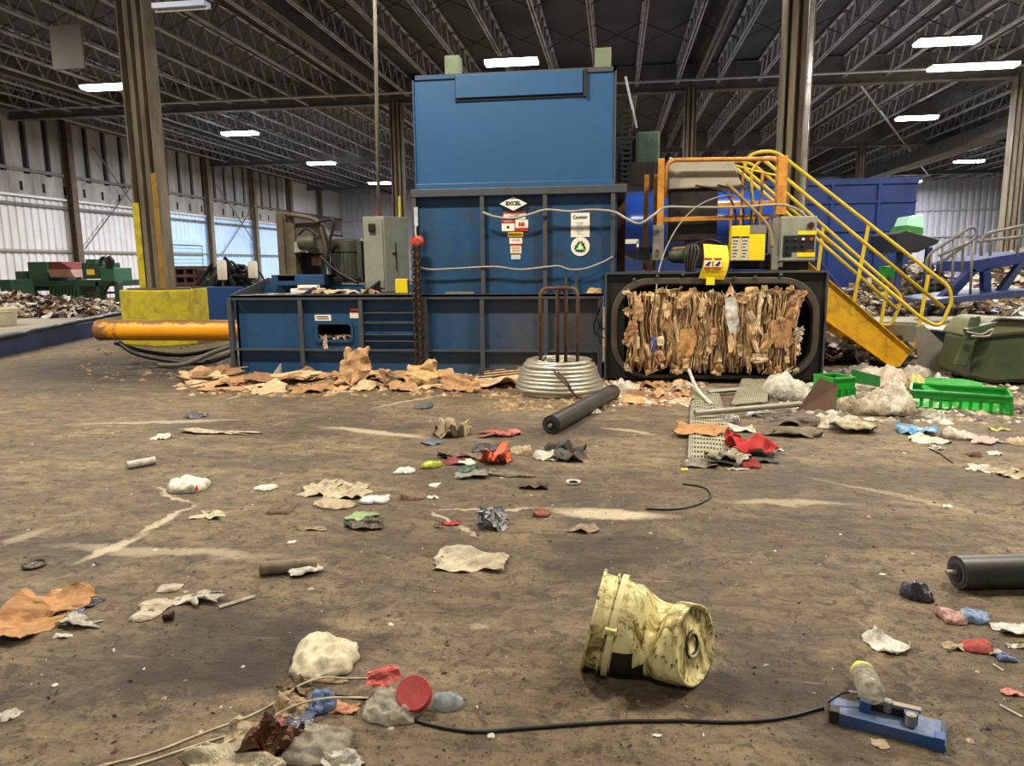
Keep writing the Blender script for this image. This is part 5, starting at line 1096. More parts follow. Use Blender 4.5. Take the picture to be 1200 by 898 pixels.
lit('paper_bag', 'long beige pouch below the pale cluster left of centre', 'pouch', 390, 590, 50, 13, (188, 168, 132), 'film', 'bag')
lit('knotted_bag', 'bright white knotted bag beside the pale green bag', 'bag', 440, 583, 34, 17, (226, 226, 224), 'film', 'bag', hfac=.8)
lit('green_bag', 'small pale green bag below the white knotted bag', 'bag', 425, 603, 32, 13, (152, 180, 122), 'film')
lit('foil_scrap', 'dark crumpled foil wrapper under the pale green bag', 'wrapper', 428, 615, 46, 11, (90, 86, 80), 'metal')
lit('crushed_cup', 'dusty brown crushed cup left of the beige pouch', 'cup', 329, 596, 28, 14, (116, 96, 72), 'paper', 'bag')
lit('paper_scrap', 'small pale yellow torn scrap below the red-capped jug', 'paper', 248, 603, 30, 8, (206, 196, 160), 'paper', ragged=.5)
lit('paper_strip', 'thin pale paper strip lying below the beige pouch', 'paper strip', 364, 620, 38, 5, (190, 172, 136), aspect=.15)
lit('paper_scrap', 'tiny pale scrap above the brown tube', 'paper', 342, 635, 10, 4, WH)
# tube with paper
tg_ = grd(305, 674); tb_ = grd(372, 668); tt = empty('cardboard_tube', tg_, 'grey-brown cardboard tube with torn white paper lying left of centre', 'tube')
tr_ = .033; pA_ = tg_+Vector((0, 0, tr_)); pB_ = tb_+Vector((0, 0, tr_)); pts = [pA_.lerp(pB_, t/10) for t in range(11)]
MB().tube(pts, tr_, 14, rs=[tr_*(1+.18*noise.noise((t*.9, 3, 1))) for t in range(11)]).build('tube', litter_mat((132, 118, 94), 'card'), tt, smooth=True)
vs, fs = crumple(.17, .09, 77, .03, 8); M = place_M(tb_+Vector((-.04, -.05, .02)), .5, (.2, 0)); MB().add([M @ v for v in vs], fs).build('torn_paper', litter_mat(WH), tt, fix=False)
# small can
def rod(nm, lb, cat, a, b, r, mat, n=12, rs=None, z=0, capm=None):
    A, B_ = grd(*a, z), grd(*b, z); A.z += r; B_.z += r; o = MB().tube([A, A.lerp(B_, .5), B_], r, n).build(nm, mat, smooth='auto', loc=A, fix=False); return tag(o, lb, cat)
rod('paper_roll', 'white paper roll with a dark end, upper left floor', 'paper roll', (149, 550), (182, 544), .03, litter_mat((206, 200, 190)))
rod('dark_can', 'tiny dark can end below the pale rag pair', 'can', (192, 727), (204, 726), .02, litter_mat((70, 46, 36), 'metal'))
rod('plastic_stick', 'thin pale plastic strip lying beside the dark stain', 'stick', (257, 714), (299, 701), .008, litter_mat((196, 186, 164), 'film'), 6)
lit('rag_piece', 'round grey-beige flattened bag above the pale rag pair', 'flattened bag', 199, 687, 28, 14, (180, 170, 146), 'paper', 'bag', hfac=.5)
lit('rag_piece', 'lower left beige rag of the overlapping pair', 'flattened bag', 171, 718, 30, 22, (190, 180, 156), 'paper', 'bag', hfac=.4)
lit('rag_piece', 'upper beige rag overlapping its neighbour, left floor', 'flattened bag', 185, 706, 36, 18, (186, 174, 150), 'paper', hfac=.6)
lit('torn_plastic', 'ragged whitish plastic scrap right of the beige rag pair', 'plastic scrap', 229, 701, 52, 14, (196, 190, 170), 'film', ragged=.6)
lit('fabric_bag', 'large round cream plastic bag standing crumpled on the floor, lower left of centre', 'bag', 379, 764, 78, 50, (216, 204, 172), 'cloth', 'bag', amp=.07, aspect=1.1, seed=19)
lit('cardboard_piece', 'large crumpled orange-brown cardboard at the left edge', 'cardboard', 30, 722, 78, 48, (188, 134, 82), 'card', amp=.09, ragged=.25)
lit('cardboard_piece', 'folded tan cardboard behind the left-edge piece', 'cardboard', 68, 701, 72, 34, (196, 142, 86), 'card', amp=.08)
lit('blue_wrapper', 'dark blue and white patterned wrapper beside the left cardboard', 'wrapper', 84, 719, 32, 12, (84, 92, 130), 'film')
lit('black_wrapper', 'black plastic scrap behind the tan cardboard at left', 'wrapper', 102, 704, 28, 16, (34, 34, 46), 'film')
lit('clear_wrap', 'crumpled clear film below the blue patterned wrapper', 'plastic film', 92, 728, 42, 14, (170, 166, 150), 'film', ragged=.5)
lit('clear_scrap', 'small pale scrap below the clear film at left', 'plastic scrap', 73, 745, 20, 6, CLR, 'film')
q = grd(40, 664); tag(MB().lathe([(0, .0), (.052, 0), (.056, .012), (.05, .018), (.046, .01), (0, .008)], 24, Matrix.Translation(q)).build('metal_disc', litter_mat((90, 86, 78), 'metal'), loc=q, fix=False), 'round dull metal lid near the left edge', 'lid')
lit('plastic_scrap', 'grey white scrap cut by the bottom left edge', 'plastic scrap', 10, 836, 26, 16, (170, 164, 150), 'film')
# foreground cluster
lit('brown_bark', 'crinkled dark brown paper in the foreground heap', 'brown paper', 322, 864, 66, 44, (96, 58, 38), 'metal', amp=.10)
lit('clear_bag', 'crumpled clear bag with orange stripes, right part of the foreground heap', 'clear bag', 376, 866, 74, 52, (176, 168, 148), 'clear', 'bag', amp=.07, aspect=.8)
lit('blue_bag', 'crinkled blue plastic bag on top of the foreground heap', 'bag', 378, 824, 32, 26, (82, 112, 164), 'film', 'bag', amp=.07)
lit('blue_bag', 'dark blue and white wrapper left of the crinkled blue bag', 'wrapper', 354, 838, 34, 18, (70, 82, 120), 'film')
lit('cream_sheet', 'wide cream plastic sheet cut by the bottom edge', 'plastic sheet', 268, 890, 118, 34, (182, 170, 138), 'film', amp=.04)
lit('white_sheet', 'white crumpled plastic at the bottom edge under the clear bag', 'plastic sheet', 400, 891, 52, 22, (196, 192, 176), 'film', amp=.04)
lit('paper_wad', 'beige torn paper at the left of the foreground heap', 'paper', 288, 862, 52, 30, (182, 160, 124), 'paper', amp=.04)
lit('red_wrapper', 'faded red printed wrapper in the foreground heap', 'wrapper', 318, 846, 30, 14, (176, 84, 78), 'film')
lit('orange_wrapper', 'orange and cream wrapper under the pale cord', 'wrapper', 403, 829, 34, 14, (206, 136, 94), 'film')
lit('paper_wad', 'tan crumpled paper at the top of the foreground heap', 'paper', 342, 826, 44, 24, (172, 146, 110), 'paper', amp=.04)
lit('flat_pouch', 'flat tan pouch right below the large cream bag', 'pouch', 378, 795, 56, 10, (160, 138, 100), 'paper', 'bag', hfac=.6)
lit('curled_peel', 'curled brown paper strip left of the flat tan pouch', 'paper', 346, 804, 36, 18, (110, 88, 60), 'paper', amp=.04, ragged=.5)
lit('white_scrap', 'small white scrap among the cords', 'paper', 372, 853, 24, 10, WH)
lit('foil_wrapper', 'silver and blue wrapper between brown paper and clear bag', 'wrapper', 352, 850, 30, 14, (150, 156, 170), 'metal')
def cord(nm, lb, cat, pts, r, mat, z=0, k=8):
    P_ = smoothpts([grd(*p[:2])+Vector((0, 0, r+(p[2] if len(p) > 2 else 0))) for p in pts], k); P_ = [p+Vector((.006*noise.noise(p*6), .012*noise.noise(p*5+Vector((9, 0, 0))), 0)) for p in P_]
    return tag(MB().tube(P_, r, 8).build(nm, mat, smooth=True, loc=P_[0], fix=False), lb, cat)
CORD = litter_mat((206, 190, 156), 'cloth')
cord('rope', 'upper pale cord running from the bottom left into the foreground heap', 'cord', [(100, 905), (190, 880), (250, 856), (310, 832), (350, 812, .02), (380, 801, .02), (410, 796), (432, 797), (438, 806)], .0038, CORD)
cord('rope', 'lower pale cord running from the bottom left across the heap to the clear jug', 'cord', [(110, 912), (200, 886), (265, 864), (300, 858), (340, 848, .05), (380, 836, .05), (410, 828, .03), (434, 820)], .0038, CORD)
cord('black_cable', 'black cable snaking from the heap to the blue steel tool', 'cable', [(392, 816), (415, 819), (438, 823), (470, 838), (500, 850), (560, 859), (620, 855), (700, 849), (790, 847), (880, 848), (930, 841), (966, 833)], .006, RUB)
cord('thin_wire', 'short curved black wire on the floor right of centre', 'wire', [(757, 597), (790, 598), (818, 593), (832, 583), (826, 573), (800, 568)], .006, RUB)
cord('thin_wire', 'thin dark wire near the right edge of the floor', 'wire', [(1090, 527), (1105, 535), (1116, 543)], .006, RUB)
jg = lit('clear_jug', 'crushed translucent jug with red print and round red lid, lying in the foreground', 'jug', 462, 822, 72, 50, (196, 188, 166), 'clear', 'bag', amp=.075, aspect=.75)
vs, fs = crumple(.12, .08, 12, .015, 8); q = grd(452, 806); mb = MB().add([place_M(q+Vector((0, -.02, .055)), .2, (.5, -.2)) @ v for v in vs], fs); o = mb.build('printed_label', litter_mat((196, 62, 58), 'film'), None, fix=False); o.parent = jg; o.matrix_parent_inverse = Matrix.Translation(-jg.location); o['label'] = 'red printed label'
q = grd(484, 836); rl = (MB().lathe([(0, 0), (.056, 0), (.060, .004), (.060, .035), (.056, .042), (.03, .040), (0, .038)], 36, Matrix.Translation(q+Vector((0, .03, .045))) @ Euler((.75, .1, 0)).to_matrix().to_4x4()).build('lid', paint('lid_red', (168, 54, 52), .55, 0, (196, 110, 100), .5, 14), loc=q, smooth='auto', fix=False)); rl.parent = jg; rl.matrix_parent_inverse = Matrix.Translation(-jg.location); rl['label'] = 'round red screw lid'
lit('clear_bottle', 'small crushed clear bottle right of the red lid', 'bottle', 525, 818, 40, 30, (164, 176, 182), 'clear', 'bag', amp=.055, aspect=.8)
# centre band
lit('grey_rag', 'dark grey lump of rag before the middle of the baler', 'rag', 496, 475, 24, 11, (86, 90, 96), 'cloth', 'bag')
lit('tan_bag', 'tan paper bag lying open with a shadowed mouth, centre floor', 'paper bag', 530, 505, 38, 20, (178, 160, 124), 'paper', amp=.14)
lit('blue_rag', 'blue-grey scrap touching the tan paper bag', 'rag', 508, 517, 24, 9, (96, 116, 132), 'film')
lit('white_cup', 'crushed white cup left of the yellow-green bag', 'cup', 474, 551, 24, 11, (216, 216, 206), 'film', 'bag')
lit('chip_bag', 'yellow and green snack bag in the centre cluster', 'snack bag', 505, 544, 23, 14, (186, 200, 40), 'film', 'bag')
lit('brown_wrapper', 'long brown and grey wrapper crossing the centre cluster', 'wrapper', 543, 534, 54, 12, (120, 96, 84), 'film', aspect=.35)
lit('red_rag', 'dark red scrap under the long brown wrapper', 'rag', 533, 540, 26, 9, (130, 50, 46), 'film')
lit('navy_wrapper', 'dark wrapper with a white spot at the top of the centre cluster', 'wrapper', 575, 524, 34, 11, (66, 62, 74), 'film')
lit('red_scrap', 'pale red scraps above the centre cluster', 'scrap', 590, 508, 42, 9, (190, 96, 84), 'film', ragged=.6)
lit('orange_bag', 'bright orange plastic bag in the centre cluster', 'bag', 582, 538, 34, 13, (240, 98, 52), 'film', amp=.1)
lit('white_box', 'small white carton piece left of the orange bag', 'carton', 547, 541, 20, 9, (210, 208, 200))
lit('green_wrapper', 'dark green wrapper below the white carton piece', 'wrapper', 547, 549, 24, 11, (46, 84, 64), 'film', 'bag')
lit('grey_film', 'silvery crumpled film at the bottom of the centre cluster', 'plastic film', 552, 554, 40, 12, (140, 140, 134), 'film')
lit('bark_piece', 'long grey-brown crushed bottle under the orange bag', 'bottle', 594, 554, 64, 13, (112, 98, 78), 'film', 'bag', aspect=.3)
lit('beige_wad', 'beige crumpled paper wad right of the orange bag', 'paper', 611, 527, 30, 15, (176, 158, 120), 'paper', 'bag')
lit('white_wad', 'whitish crumpled wad beside the dark rag pile', 'paper', 640, 533, 28, 18, (200, 194, 176), 'film', 'bag')
lit('dark_rag', 'dark grey rag pile at the right of the centre cluster', 'rag', 664, 532, 44, 18, (72, 70, 70), 'cloth', amp=.12)
lit('brown_leaf', 'dark brown crushed wrapper below the centre cluster', 'wrapper', 625, 568, 34, 10, (84, 66, 48), 'paper')
q = grd(672, 567); tag(MB().lathe([(.028, 0), (.05, 0), (.054, .012), (.05, .02), (.03, .012)], 20, Matrix.Translation(q), cap=False).build('tape_ring', litter_mat((190, 182, 168)), loc=q, fix=False), 'small white ring-shaped lid right of the brown wrapper', 'lid')
lit('brown_cup', 'dusty brown crushed carton right of the white knotted bag', 'carton', 483, 579, 30, 14, (126, 104, 80), 'card', 'bag')
lit('white_scrap', 'small oval white scrap in centre floor', 'scrap', 509, 568, 13, 5, WH, 'film')
lit('paper_strip', 'tiny pale strip beside the dusty brown carton', 'paper strip', 507, 583, 13, 3, WH)
lit('red_box', 'small flat red packet with a brown bit at its left', 'packet', 528, 613, 20, 8, (190, 50, 50), 'film', aspect=.6)
lit('brown_bit', 'tiny brown bit left of the red packet', 'scrap', 514, 616, 12, 6, (96, 70, 50))
lit('silver_bag', 'small silver crumpled bag in centre floor', 'bag', 578, 612, 34, 17, (160, 166, 172), 'metal', amp=.12)
lit('red_brown_wad', 'red and brown crumpled wad right of the silver bag', 'wad', 634, 600, 22, 14, (150, 70, 54), 'film', 'bag')
lit('brown_wad', 'brown and white crushed wad near centre right', 'wad', 683, 619, 34, 10, (140, 122, 98), 'film')
lit('beige_cloth', 'large flat beige cloth sheet in the middle of the floor', 'cloth', 552, 652, 88, 30, (186, 174, 146), 'paper', amp=.05, ragged=.12)
# roller tubes
def roller(nm, lb, A, B_, r, axle=True, mat=None):
    root = empty(nm, A, lb, 'roller'); A = Vector(A); B_ = Vector(B_); A.z = B_.z = r; d = (B_-A).normalized()
    MB().tube([A, B_], r, 28).build('barrel', mat or paint('roller_black', (52, 52, 50), .4, .1, (96, 90, 80), .35, 4), root, smooth='auto', fix=False)
    m = MB(); m.tube([A-d*.004, A+d*.01], r*.8, 24); m.build('end_ring', EDGE, root); m = MB(); m.tube([A-d*.01, A+d*.01], r*.55, 20); m.build('end_cap', RUB, root)
    m = MB(); m.tube([A-d*.05, A+d*.02], r*.18, 10); m.build('axle', GALV, root); return root
roller('conveyor_roller', 'black roller lying on the floor beside the wire coil', grd(646, 509), grd(718, 468), .085)
roller('conveyor_roller', 'thick black roller cut off by the right edge of the photo', grd(1120, 689), grd(1260, 686), .075)
# right-hand scrap
def grate(nm, lb, quad, z=.02):
    P_ = [grd(*p) for p in quad]; root = empty(nm, P_[0], lb, 'metal grating'); m = MB(); nu, nv = 13, 22
    f = lambda u, v: (P_[0].lerp(P_[1], u)).lerp(P_[3].lerp(P_[2], u), v)+Vector((0, 0, z+.03*abs(noise.noise((u*2, v*3, 4)))))
    for j in range(nv):
        for i in range(nu):
            u0, u1, v0, v1 = i/nu, (i+1)/nu, j/nv, (j+1)/nv; du, dv = .22/nu, .28/nv
            o_ = [f(u0, v0), f(u1, v0), f(u1, v1), f(u0, v1)]; n_ = [f(u0+du, v0+dv), f(u1-du, v0+dv), f(u1-du, v1-dv), f(u0+du, v1-dv)]
            m.add(o_+n_, [(0, 1, 5, 4), (1, 2, 6, 5), (2, 3, 7, 6), (3, 0, 4, 7)])
    o = m.build('grid', paint('grate_grey', (150, 146, 124), .6, .1, (104, 92, 70), .4, 6), root, fix=False); o.modifiers.new('solid', 'SOLIDIFY').thickness = .012
    MB().bar(P_[0]+Vector((0, 0, z)), P_[3]+Vector((0, 0, z)), .03, .03).bar(P_[1]+Vector((0, 0, z)), P_[2]+Vector((0, 0, z)), .03, .03).build('frame', GALV, root)
grate('metal_grating', 'long perforated grating lying toward the camera under the red rag', [(812, 458), (840, 458), (862, 548), (808, 542)])
grate('metal_grating', 'shorter perforated grating right behind the long one', [(872, 446), (901, 440), (897, 478), (858, 481)], .05)
cord('bent_tube', 'white bent tube standing up from the gratings', 'tube', [(833, 479, .03), (818, 466, .06), (808, 452, .14), (805, 446, .2)], .022, paint('tube_white', (206, 204, 192), .4, 0, (120, 110, 96), .3, 8))
rod('grey_pipe', 'long grey pipe lying across the gratings', 'pipe', (814, 488), (938, 477), .03, GALV, z=.06)
rod('metal_rail', 'short grey rail behind the bent white tube', 'rail', (830, 462), (866, 459), .025, GALV, 4, z=.03)
lit('cardboard_piece', 'orange-brown pointed cardboard lying on the long grating', 'cardboard', 822, 500, 56, 16, (186, 132, 76), 'card', z=.04, rz=.1)
lit('silver_wad', 'crushed silver can stuck under the grey pipe', 'can', 857, 490, 18, 16, (150, 148, 140), 'metal', 'bag', z=.03)
lit('white_rag', 'white crumpled rag right of the crushed silver can', 'rag', 868, 501, 30, 12, (200, 196, 180), 'film')
lit('red_rag', 'bright red cloth on the long grating', 'cloth', 878, 520, 52, 20, (206, 36, 42), 'cloth', amp=.12, z=.04)
lit('dark_red_rag', 'darker red folded rag below the bright red cloth', 'rag', 879, 543, 24, 14, (150, 26, 34), 'cloth', 'bag')
lit('dark_rag', 'dark grey rag beside the darker red rag', 'rag', 895, 536, 30, 14, (60, 62, 60), 'cloth')
lit('net_bag', 'grey beige crumpled net bag at the near end of the long grating', 'net bag', 850, 536, 46, 20, (160, 150, 128), 'film', amp=.1)
lit('white_rag', 'white scrap between bright red cloth and darker red rag', 'rag', 866, 528, 26, 9, (210, 206, 190), 'film', z=.03)
lit('white_rag', 'white and grey scrap right of the bright red cloth', 'rag', 906, 524, 20, 10, (206, 200, 190), 'film')
lit('grey_bag', 'mottled net scrap at the front left tip of the long grating', 'net bag', 822, 544, 40, 9, (120, 112, 100), 'film')
lit('paper_strip', 'thin white strip before the red rags', 'paper strip', 864, 550, 28, 5, WH, aspect=.15)
lit('yellow_peel', 'tiny yellow scrap left of the grating tip', 'scrap', 802, 549, 8, 8, (220, 206, 90), 'film')
lit('clear_bag', 'big puffy clear plastic bag behind the brown board', 'clear bag', 932, 460, 76, 30, (200, 196, 180), 'film', 'bag', amp=.3, aspect=.7)
p = [grd(933, 482), grd(976, 484)]; m = MB(); a_, b_ = p[0], p[1]; m.add([a_, b_, b_+Vector((.08, .15, .25)), a_+Vector((.24, .12, .33))], [(0, 1, 2, 3)]); o = m.build('brown_board', litter_mat((84, 54, 40), 'card'), loc=a_, fix=False); o.modifiers.new('solid', 'SOLIDIFY').thickness = .015; tag(o, 'dark brown board propped against the puffy clear bag', 'board')
lit('white_bag', 'large mottled white bag in front of the green basket', 'bag', 1046, 476, 58, 40, (206, 194, 172), 'film', 'bag', amp=.36, aspect=.8)
lit('beige_bag', 'beige crumpled bag left of the large mottled white bag', 'bag', 1006, 478, 50, 28, (176, 160, 134), 'film', 'bag', amp=.22, aspect=.7)
lit('beige_bag', 'low beige plastic wad before the beige bag', 'plastic wad', 985, 496, 54, 20, (186, 172, 148), 'film', 'bag', amp=.15, aspect=.7)
lit('cream_bag', 'cream folded bag at the front of the right-hand pile', 'bag', 1000, 502, 50, 12, (190, 178, 140), 'film', amp=.08)
lit('net_wad', 'knotted grey net wad at the left of the right-hand pile', 'net', 925, 494, 64, 14, (104, 94, 84), 'cloth', amp=.1, aspect=.4)
lit('grey_rope', 'twisted grey plastic rope before the brown board', 'rope', 918, 487, 70, 8, (96, 88, 82), 'cloth', 'bag', aspect=.25)
lit('net_wad', 'second grey net wad nearer the camera in the right-hand pile', 'net', 930, 508, 60, 12, (120, 110, 92), 'cloth', amp=.08, aspect=.4)
lit('white_plastic', 'white flat plastic below the grey pipe', 'plastic sheet', 893, 485, 34, 6, (206, 206, 206), 'film')
# green crates
def basket(nm, lb, A, B_, dep, h, mat):
    root = empty(nm, A, lb, 'basket'); A = Vector(A); B_ = Vector(B_); d = (B_-A).normalized(); nn = Vector((-d.y, d.x, 0)); L_ = (B_-A).length; M = Matrix(((d.x, nn.x, 0, A.x), (d.y, nn.y, 0, A.y), (0, 0, 1, A.z), (0, 0, 0, 1)))
    def bx(mb, *b):
        t = MB().box(*b); mb.add([M @ v for v in t.v], t.f)
    m = MB(); bx(m, 0, L_, 0, dep, 0, .02); m.build('floor_tray', mat, root)
    for y_ in (0, dep):
        m = MB(); bx(m, 0, L_, y_-.01, y_+.01, h*.55, h); bx(m, 0, L_, y_-.025, y_+.025, h-.02, h); bx(m, 0, L_, y_-.01, y_+.01, 0, h*.12); k = 0
        while k < L_: bx(m, k, k+.03, y_-.01, y_+.01, 0, h*.6); k += .085
        m.build('slotted_side', mat, root)
    for x_ in (0, L_): m = MB(); bx(m, x_-.01, x_+.01, 0, dep, 0, h); m.build('end_wall', mat, root)
GB = paint('basket_green', (26, 150, 44), .4, 0, (30, 90, 40), .3, 5)
basket('green_basket', 'long bright green slotted basket at the right of the scrap pile', grd(1066, 478), grd(1184, 487), .5, .19, GB)
q = grd(1180, 480); vs, fs = crumple(.7, .3, 9, .03, 8, 0, .1); mb = MB().add([place_M(q+Vector((-.3, .42, .12)), .1, (.8, .12)) @ v for v in vs], fs); o = mb.build('green_flap', GB, loc=q, fix=False); o.modifiers.new('s', 'SOLIDIFY').thickness = .01; tag(o, 'bent green plastic panel rising from the right end of the slotted basket', 'plastic panel')
basket('green_crate', 'small broken green crate between clear bag and white bag', grd(976, 474), grd(1000, 472), .3, .28, GB)
p = [grd(1000, 462), grd(1034, 466)]; m = MB(); m.add([p[0]+Vector((0, .1, .12)), p[1]+Vector((0, .1, .1)), p[1]+Vector((0, .12, .22)), p[0]+Vector((0, .12, .27))], [(0, 1, 2, 3)]); o = m.build('plastic_board', plain('dark_leaf_green', (24, 110, 40), .5), loc=p[0], fix=False); o.modifiers.new('s', 'SOLIDIFY').thickness = .015; tag(o, 'dark green plastic panel behind the beige bags', 'plastic panel')
lit('yellow_bag', 'yellow and cream bag behind the green basket', 'bag', 1082, 456, 34, 14, (214, 196, 96), 'film', 'bag', amp=.2)
lit('white_bag', 'white plastic bag inside the green basket', 'bag', 1108, 462, 42, 16, (214, 210, 196), 'film', 'bag', amp=.2, z=.02)
lit('blue_wrapper', 'bright blue wrapper before the large mottled white bag', 'wrapper', 1074, 504, 40, 12, (64, 140, 190), 'film', amp=.07)
lit('white_carton', 'flat white carton just below the bright blue wrapper', 'carton', 1089, 515, 44, 9, (216, 212, 190), 'paper', amp=.04, ragged=.08)
lit('clear_scrap', 'clear crumpled film in front of the green basket', 'plastic film', 1094, 486, 30, 14, (176, 176, 160), 'clear', 'bag')
lit('clear_wad', 'clear and beige film wad right of the white carton', 'plastic film', 1122, 508, 36, 18, (186, 174, 154), 'film', 'bag')
lit('red_white_scrap', 'red and white torn packet at the right of the floor', 'packet', 1152, 514, 34, 10, (190, 150, 140), 'film', ragged=.5)
lit('yellow_scrap', 'small yellow strip below the green basket', 'plastic strip', 1170, 503, 22, 7, (206, 200, 100), 'film', aspect=.3)
lit('tan_cup', 'tan crushed cup at the right edge beside the basket', 'cup', 1194, 516, 26, 16, (196, 170, 140), 'card', 'bag')
lit('white_scrap', 'small white scrap below the red and white packet', 'paper', 1165, 531, 15, 5, WH)
lit('brown_scrap', 'small red-brown wad below the clear and beige film wad', 'wad', 1141, 532, 15, 9, (106, 66, 50), 'paper', 'bag')
lit('white_scrap', 'pair of small white scraps right of the floor', 'paper', 1146, 547, 24, 10, (206, 190, 170), 'paper', ragged=.5)
lit('leaf_scraps', 'pale torn strips near the right edge', 'paper', 1184, 553, 34, 12, (176, 160, 130), 'paper', ragged=.6)
lit('white_scrap', 'lone small white scrap in the open floor at right', 'paper', 1111, 593, 10, 5, WH)
lit('grey_scrap', 'grey twisted scrap below the white carton', 'scrap', 1098, 524, 18, 7, (150, 144, 134), 'metal')
lit('teal_bag', 'teal and white bag beside the small green crate', 'bag', 972, 452, 22, 16, (120, 160, 180), 'film', 'bag', amp=.2)
lit('pale_bag', 'pale green crumpled film behind the clear bag', 'plastic film', 955, 442, 30, 12, (140, 160, 120), 'film', 'bag', amp=.22)
lit('pink_cloth', 'pinkish beige cloth on the pile behind the green panel', 'cloth', 1030, 448, 54, 18, (200, 180, 160), 'cloth', 'bag', amp=.25)
lit('pale_cloth', 'pale rumpled sheet in front of the leaning metal sheet', 'cloth', 1072, 442, 36, 14, (190, 180, 160), 'film', 'bag', amp=.2)
lit('white_cup', 'white crushed cup behind the green basket', 'cup', 1104, 447, 18, 11, (216, 212, 200), 'film', 'bag', amp=.12)
lit('grey_wad', 'grey rumpled film under the yellow stairs', 'plastic film', 1000, 437, 44, 14, (130, 128, 118), 'film', 'bag', amp=.2)
# foreground right
lit('navy_bag', 'dark navy crumpled bag left of the thick roller', 'bag', 1074, 692, 32, 36, (54, 52, 76), 'film', 'bag', amp=.09)
lit('clear_red_bag', 'clear bag with red print, right foreground', 'bag', 1118, 722, 34, 20, (180, 130, 116), 'film', 'bag')
lit('blue_white_bag', 'blue and white crumpled bag beside the clear red-print bag', 'bag', 1143, 718, 34, 32, (120, 150, 190), 'film', 'bag', amp=.05)
lit('white_film', 'white plastic film at the right edge under the roller', 'plastic film', 1186, 735, 40, 18, (214, 212, 200), 'film')
lit('white_pouch', 'leaf-shaped white plastic pouch left of the red cloth at right', 'pouch', 1039, 748, 42, 42, (214, 210, 190), 'film', amp=.03, aspect=1.15, rz=.5, ragged=.12)
lit('red_cloth', 'dusty red cloth in the right foreground', 'cloth', 1146, 754, 36, 24, (166, 64, 58), 'cloth', 'bag', amp=.035)
lit('beige_bit', 'beige scrap attached left of the dusty red cloth', 'scrap', 1118, 757, 26, 10, (170, 150, 120), 'cloth')
lit('blue_cap_bag', 'blue-tipped wrapper right of the dusty red cloth', 'wrapper', 1178, 770, 24, 12, (76, 96, 150), 'film', 'bag')
lit('beige_wad', 'pale scrap between dusty red cloth and blue-tipped wrapper', 'scrap', 1164, 763, 22, 10, (180, 160, 140), 'film')
lit('red_white_scrap', 'red and white scrap at the far right foreground', 'packet', 1186, 811, 22, 10, (196, 110, 100), 'film')
lit('paper_scrap', 'small pink scrap left of the roller end', 'paper', 1190, 757, 20, 6, (200, 190, 176))
rod('straw', 'thin pale straw in the right foreground', 'straw', (1172, 828), (1198, 842), .004, litter_mat(WH), 6)
rod('straw', 'thin pale straw above the other one, right foreground', 'straw', (1164, 780), (1176, 788), .004, litter_mat(WH), 6)
lit('white_scrap', 'tiny white scrap between bucket and cable', 'paper', 770, 862, 12, 4, WH)
# bottle ---------------------------------------------------------
bt = empty('water_bottle', grd(1012, 822), 'clear plastic water bottle with yellow cap end leaning on the blue tool', 'bottle')
A_ = grd(1020, 846)+Vector((0, 0, .10)); B_ = grd(1003, 786)+Vector((0, 0, .042)); d = (B_-A_).normalized(); M = Matrix.Translation(A_) @ d.to_track_quat('Z', 'Y').to_matrix().to_4x4() @ Matrix.Scale(1.3, 4)
prof = [(0, 0), (.026, 0), (.031, .008)]+[(.031+.0016*math.sin(z_*300), z_) for z_ in [.01+.0035*i for i in range(36)]]+[(.030, .145), (.022, .168), (.013, .182), (.013, .19)]
GL = plain('bottle_plastic', (204, 198, 180), .12, 0, .5, 45, .9, alpha=.5)
m = MB(); m.lathe(prof, 24, M); m.build('bottle_body', GL, bt, smooth=True, fix=False)
m = MB(); m.lathe([(.0318, .128), (.0315, .146), (.024, .170), (.0138, .183)], 20, M, cap=False); m.build('yellow_label', plain('label_acid_yellow', (230, 214, 40), .5), bt)
m = MB(); m.lathe([(.015, .182), (.015, .2), (.012, .203)], 16, M); m.build('cap', plain('cap_cream', (220, 210, 150), .5), bt)
# blue steel tool -------------------------------------------------
tl_ = empty('blue_tool', grd(1040, 868), 'blue steel lock plate with clamp bar and cable lying in the right foreground', 'steel tool')
TB = paint('tool_blue', (36, 76, 132), .45, 0, (84, 84, 90), .6, 7)
c4 = [grd(970, 834), grd(976, 852), grd(1107, 882), grd(1108, 852)]
c4 = [grd(973, 822), grd(971, 846), grd(1108, 882), grd(1110, 853)]
def slab(q4, z0, z1, mat, nm, par, bev=.002): vs = [p+Vector((0, 0, z0)) for p in q4]+[p+Vector((0, 0, z1)) for p in q4]; return MB().add(vs, [(0, 1, 2, 3), (7, 6, 5, 4), (0, 4, 5, 1), (1, 5, 6, 2), (2, 6, 7, 3), (3, 7, 4, 0)]).build(nm, mat, par, bevel=bev)
slab(c4, .0, .020, TB, 'base_edge', tl_); DT = paint('tool_dusty', (92, 112, 150), .4, .1, (70, 70, 76), .7, 9); lp_ = lambda a, b, t: a.lerp(b, t); slab([lp_(c4[0], c4[2], .03), lp_(c4[1], c4[3], .03), lp_(c4[2], c4[0], .03), lp_(c4[3], c4[1], .03)], .02, .023, DT, 'base_plate', tl_)
lp = lambda a, b, t: a.lerp(b, t)
E1, E2 = c4[0], c4[3]; F1, F2 = c4[1], c4[2]
g2 = lambda u, v: lp(lp(E1, E2, u), lp(F1, F2, u), v)
slab([g2(.02, .92), g2(.02, 1.02), g2(.97, 1.02), g2(.97, .92)], .0, .04, TB, 'side_rib', tl_)
slab([g2(.22, .12), g2(.22, .3), g2(.78, .3), g2(.78, .12)], .05, .062, paint('clamp_bar', (140, 130, 112), .45, .4, (90, 80, 66), .4, 9), 'clamp_bar', tl_)
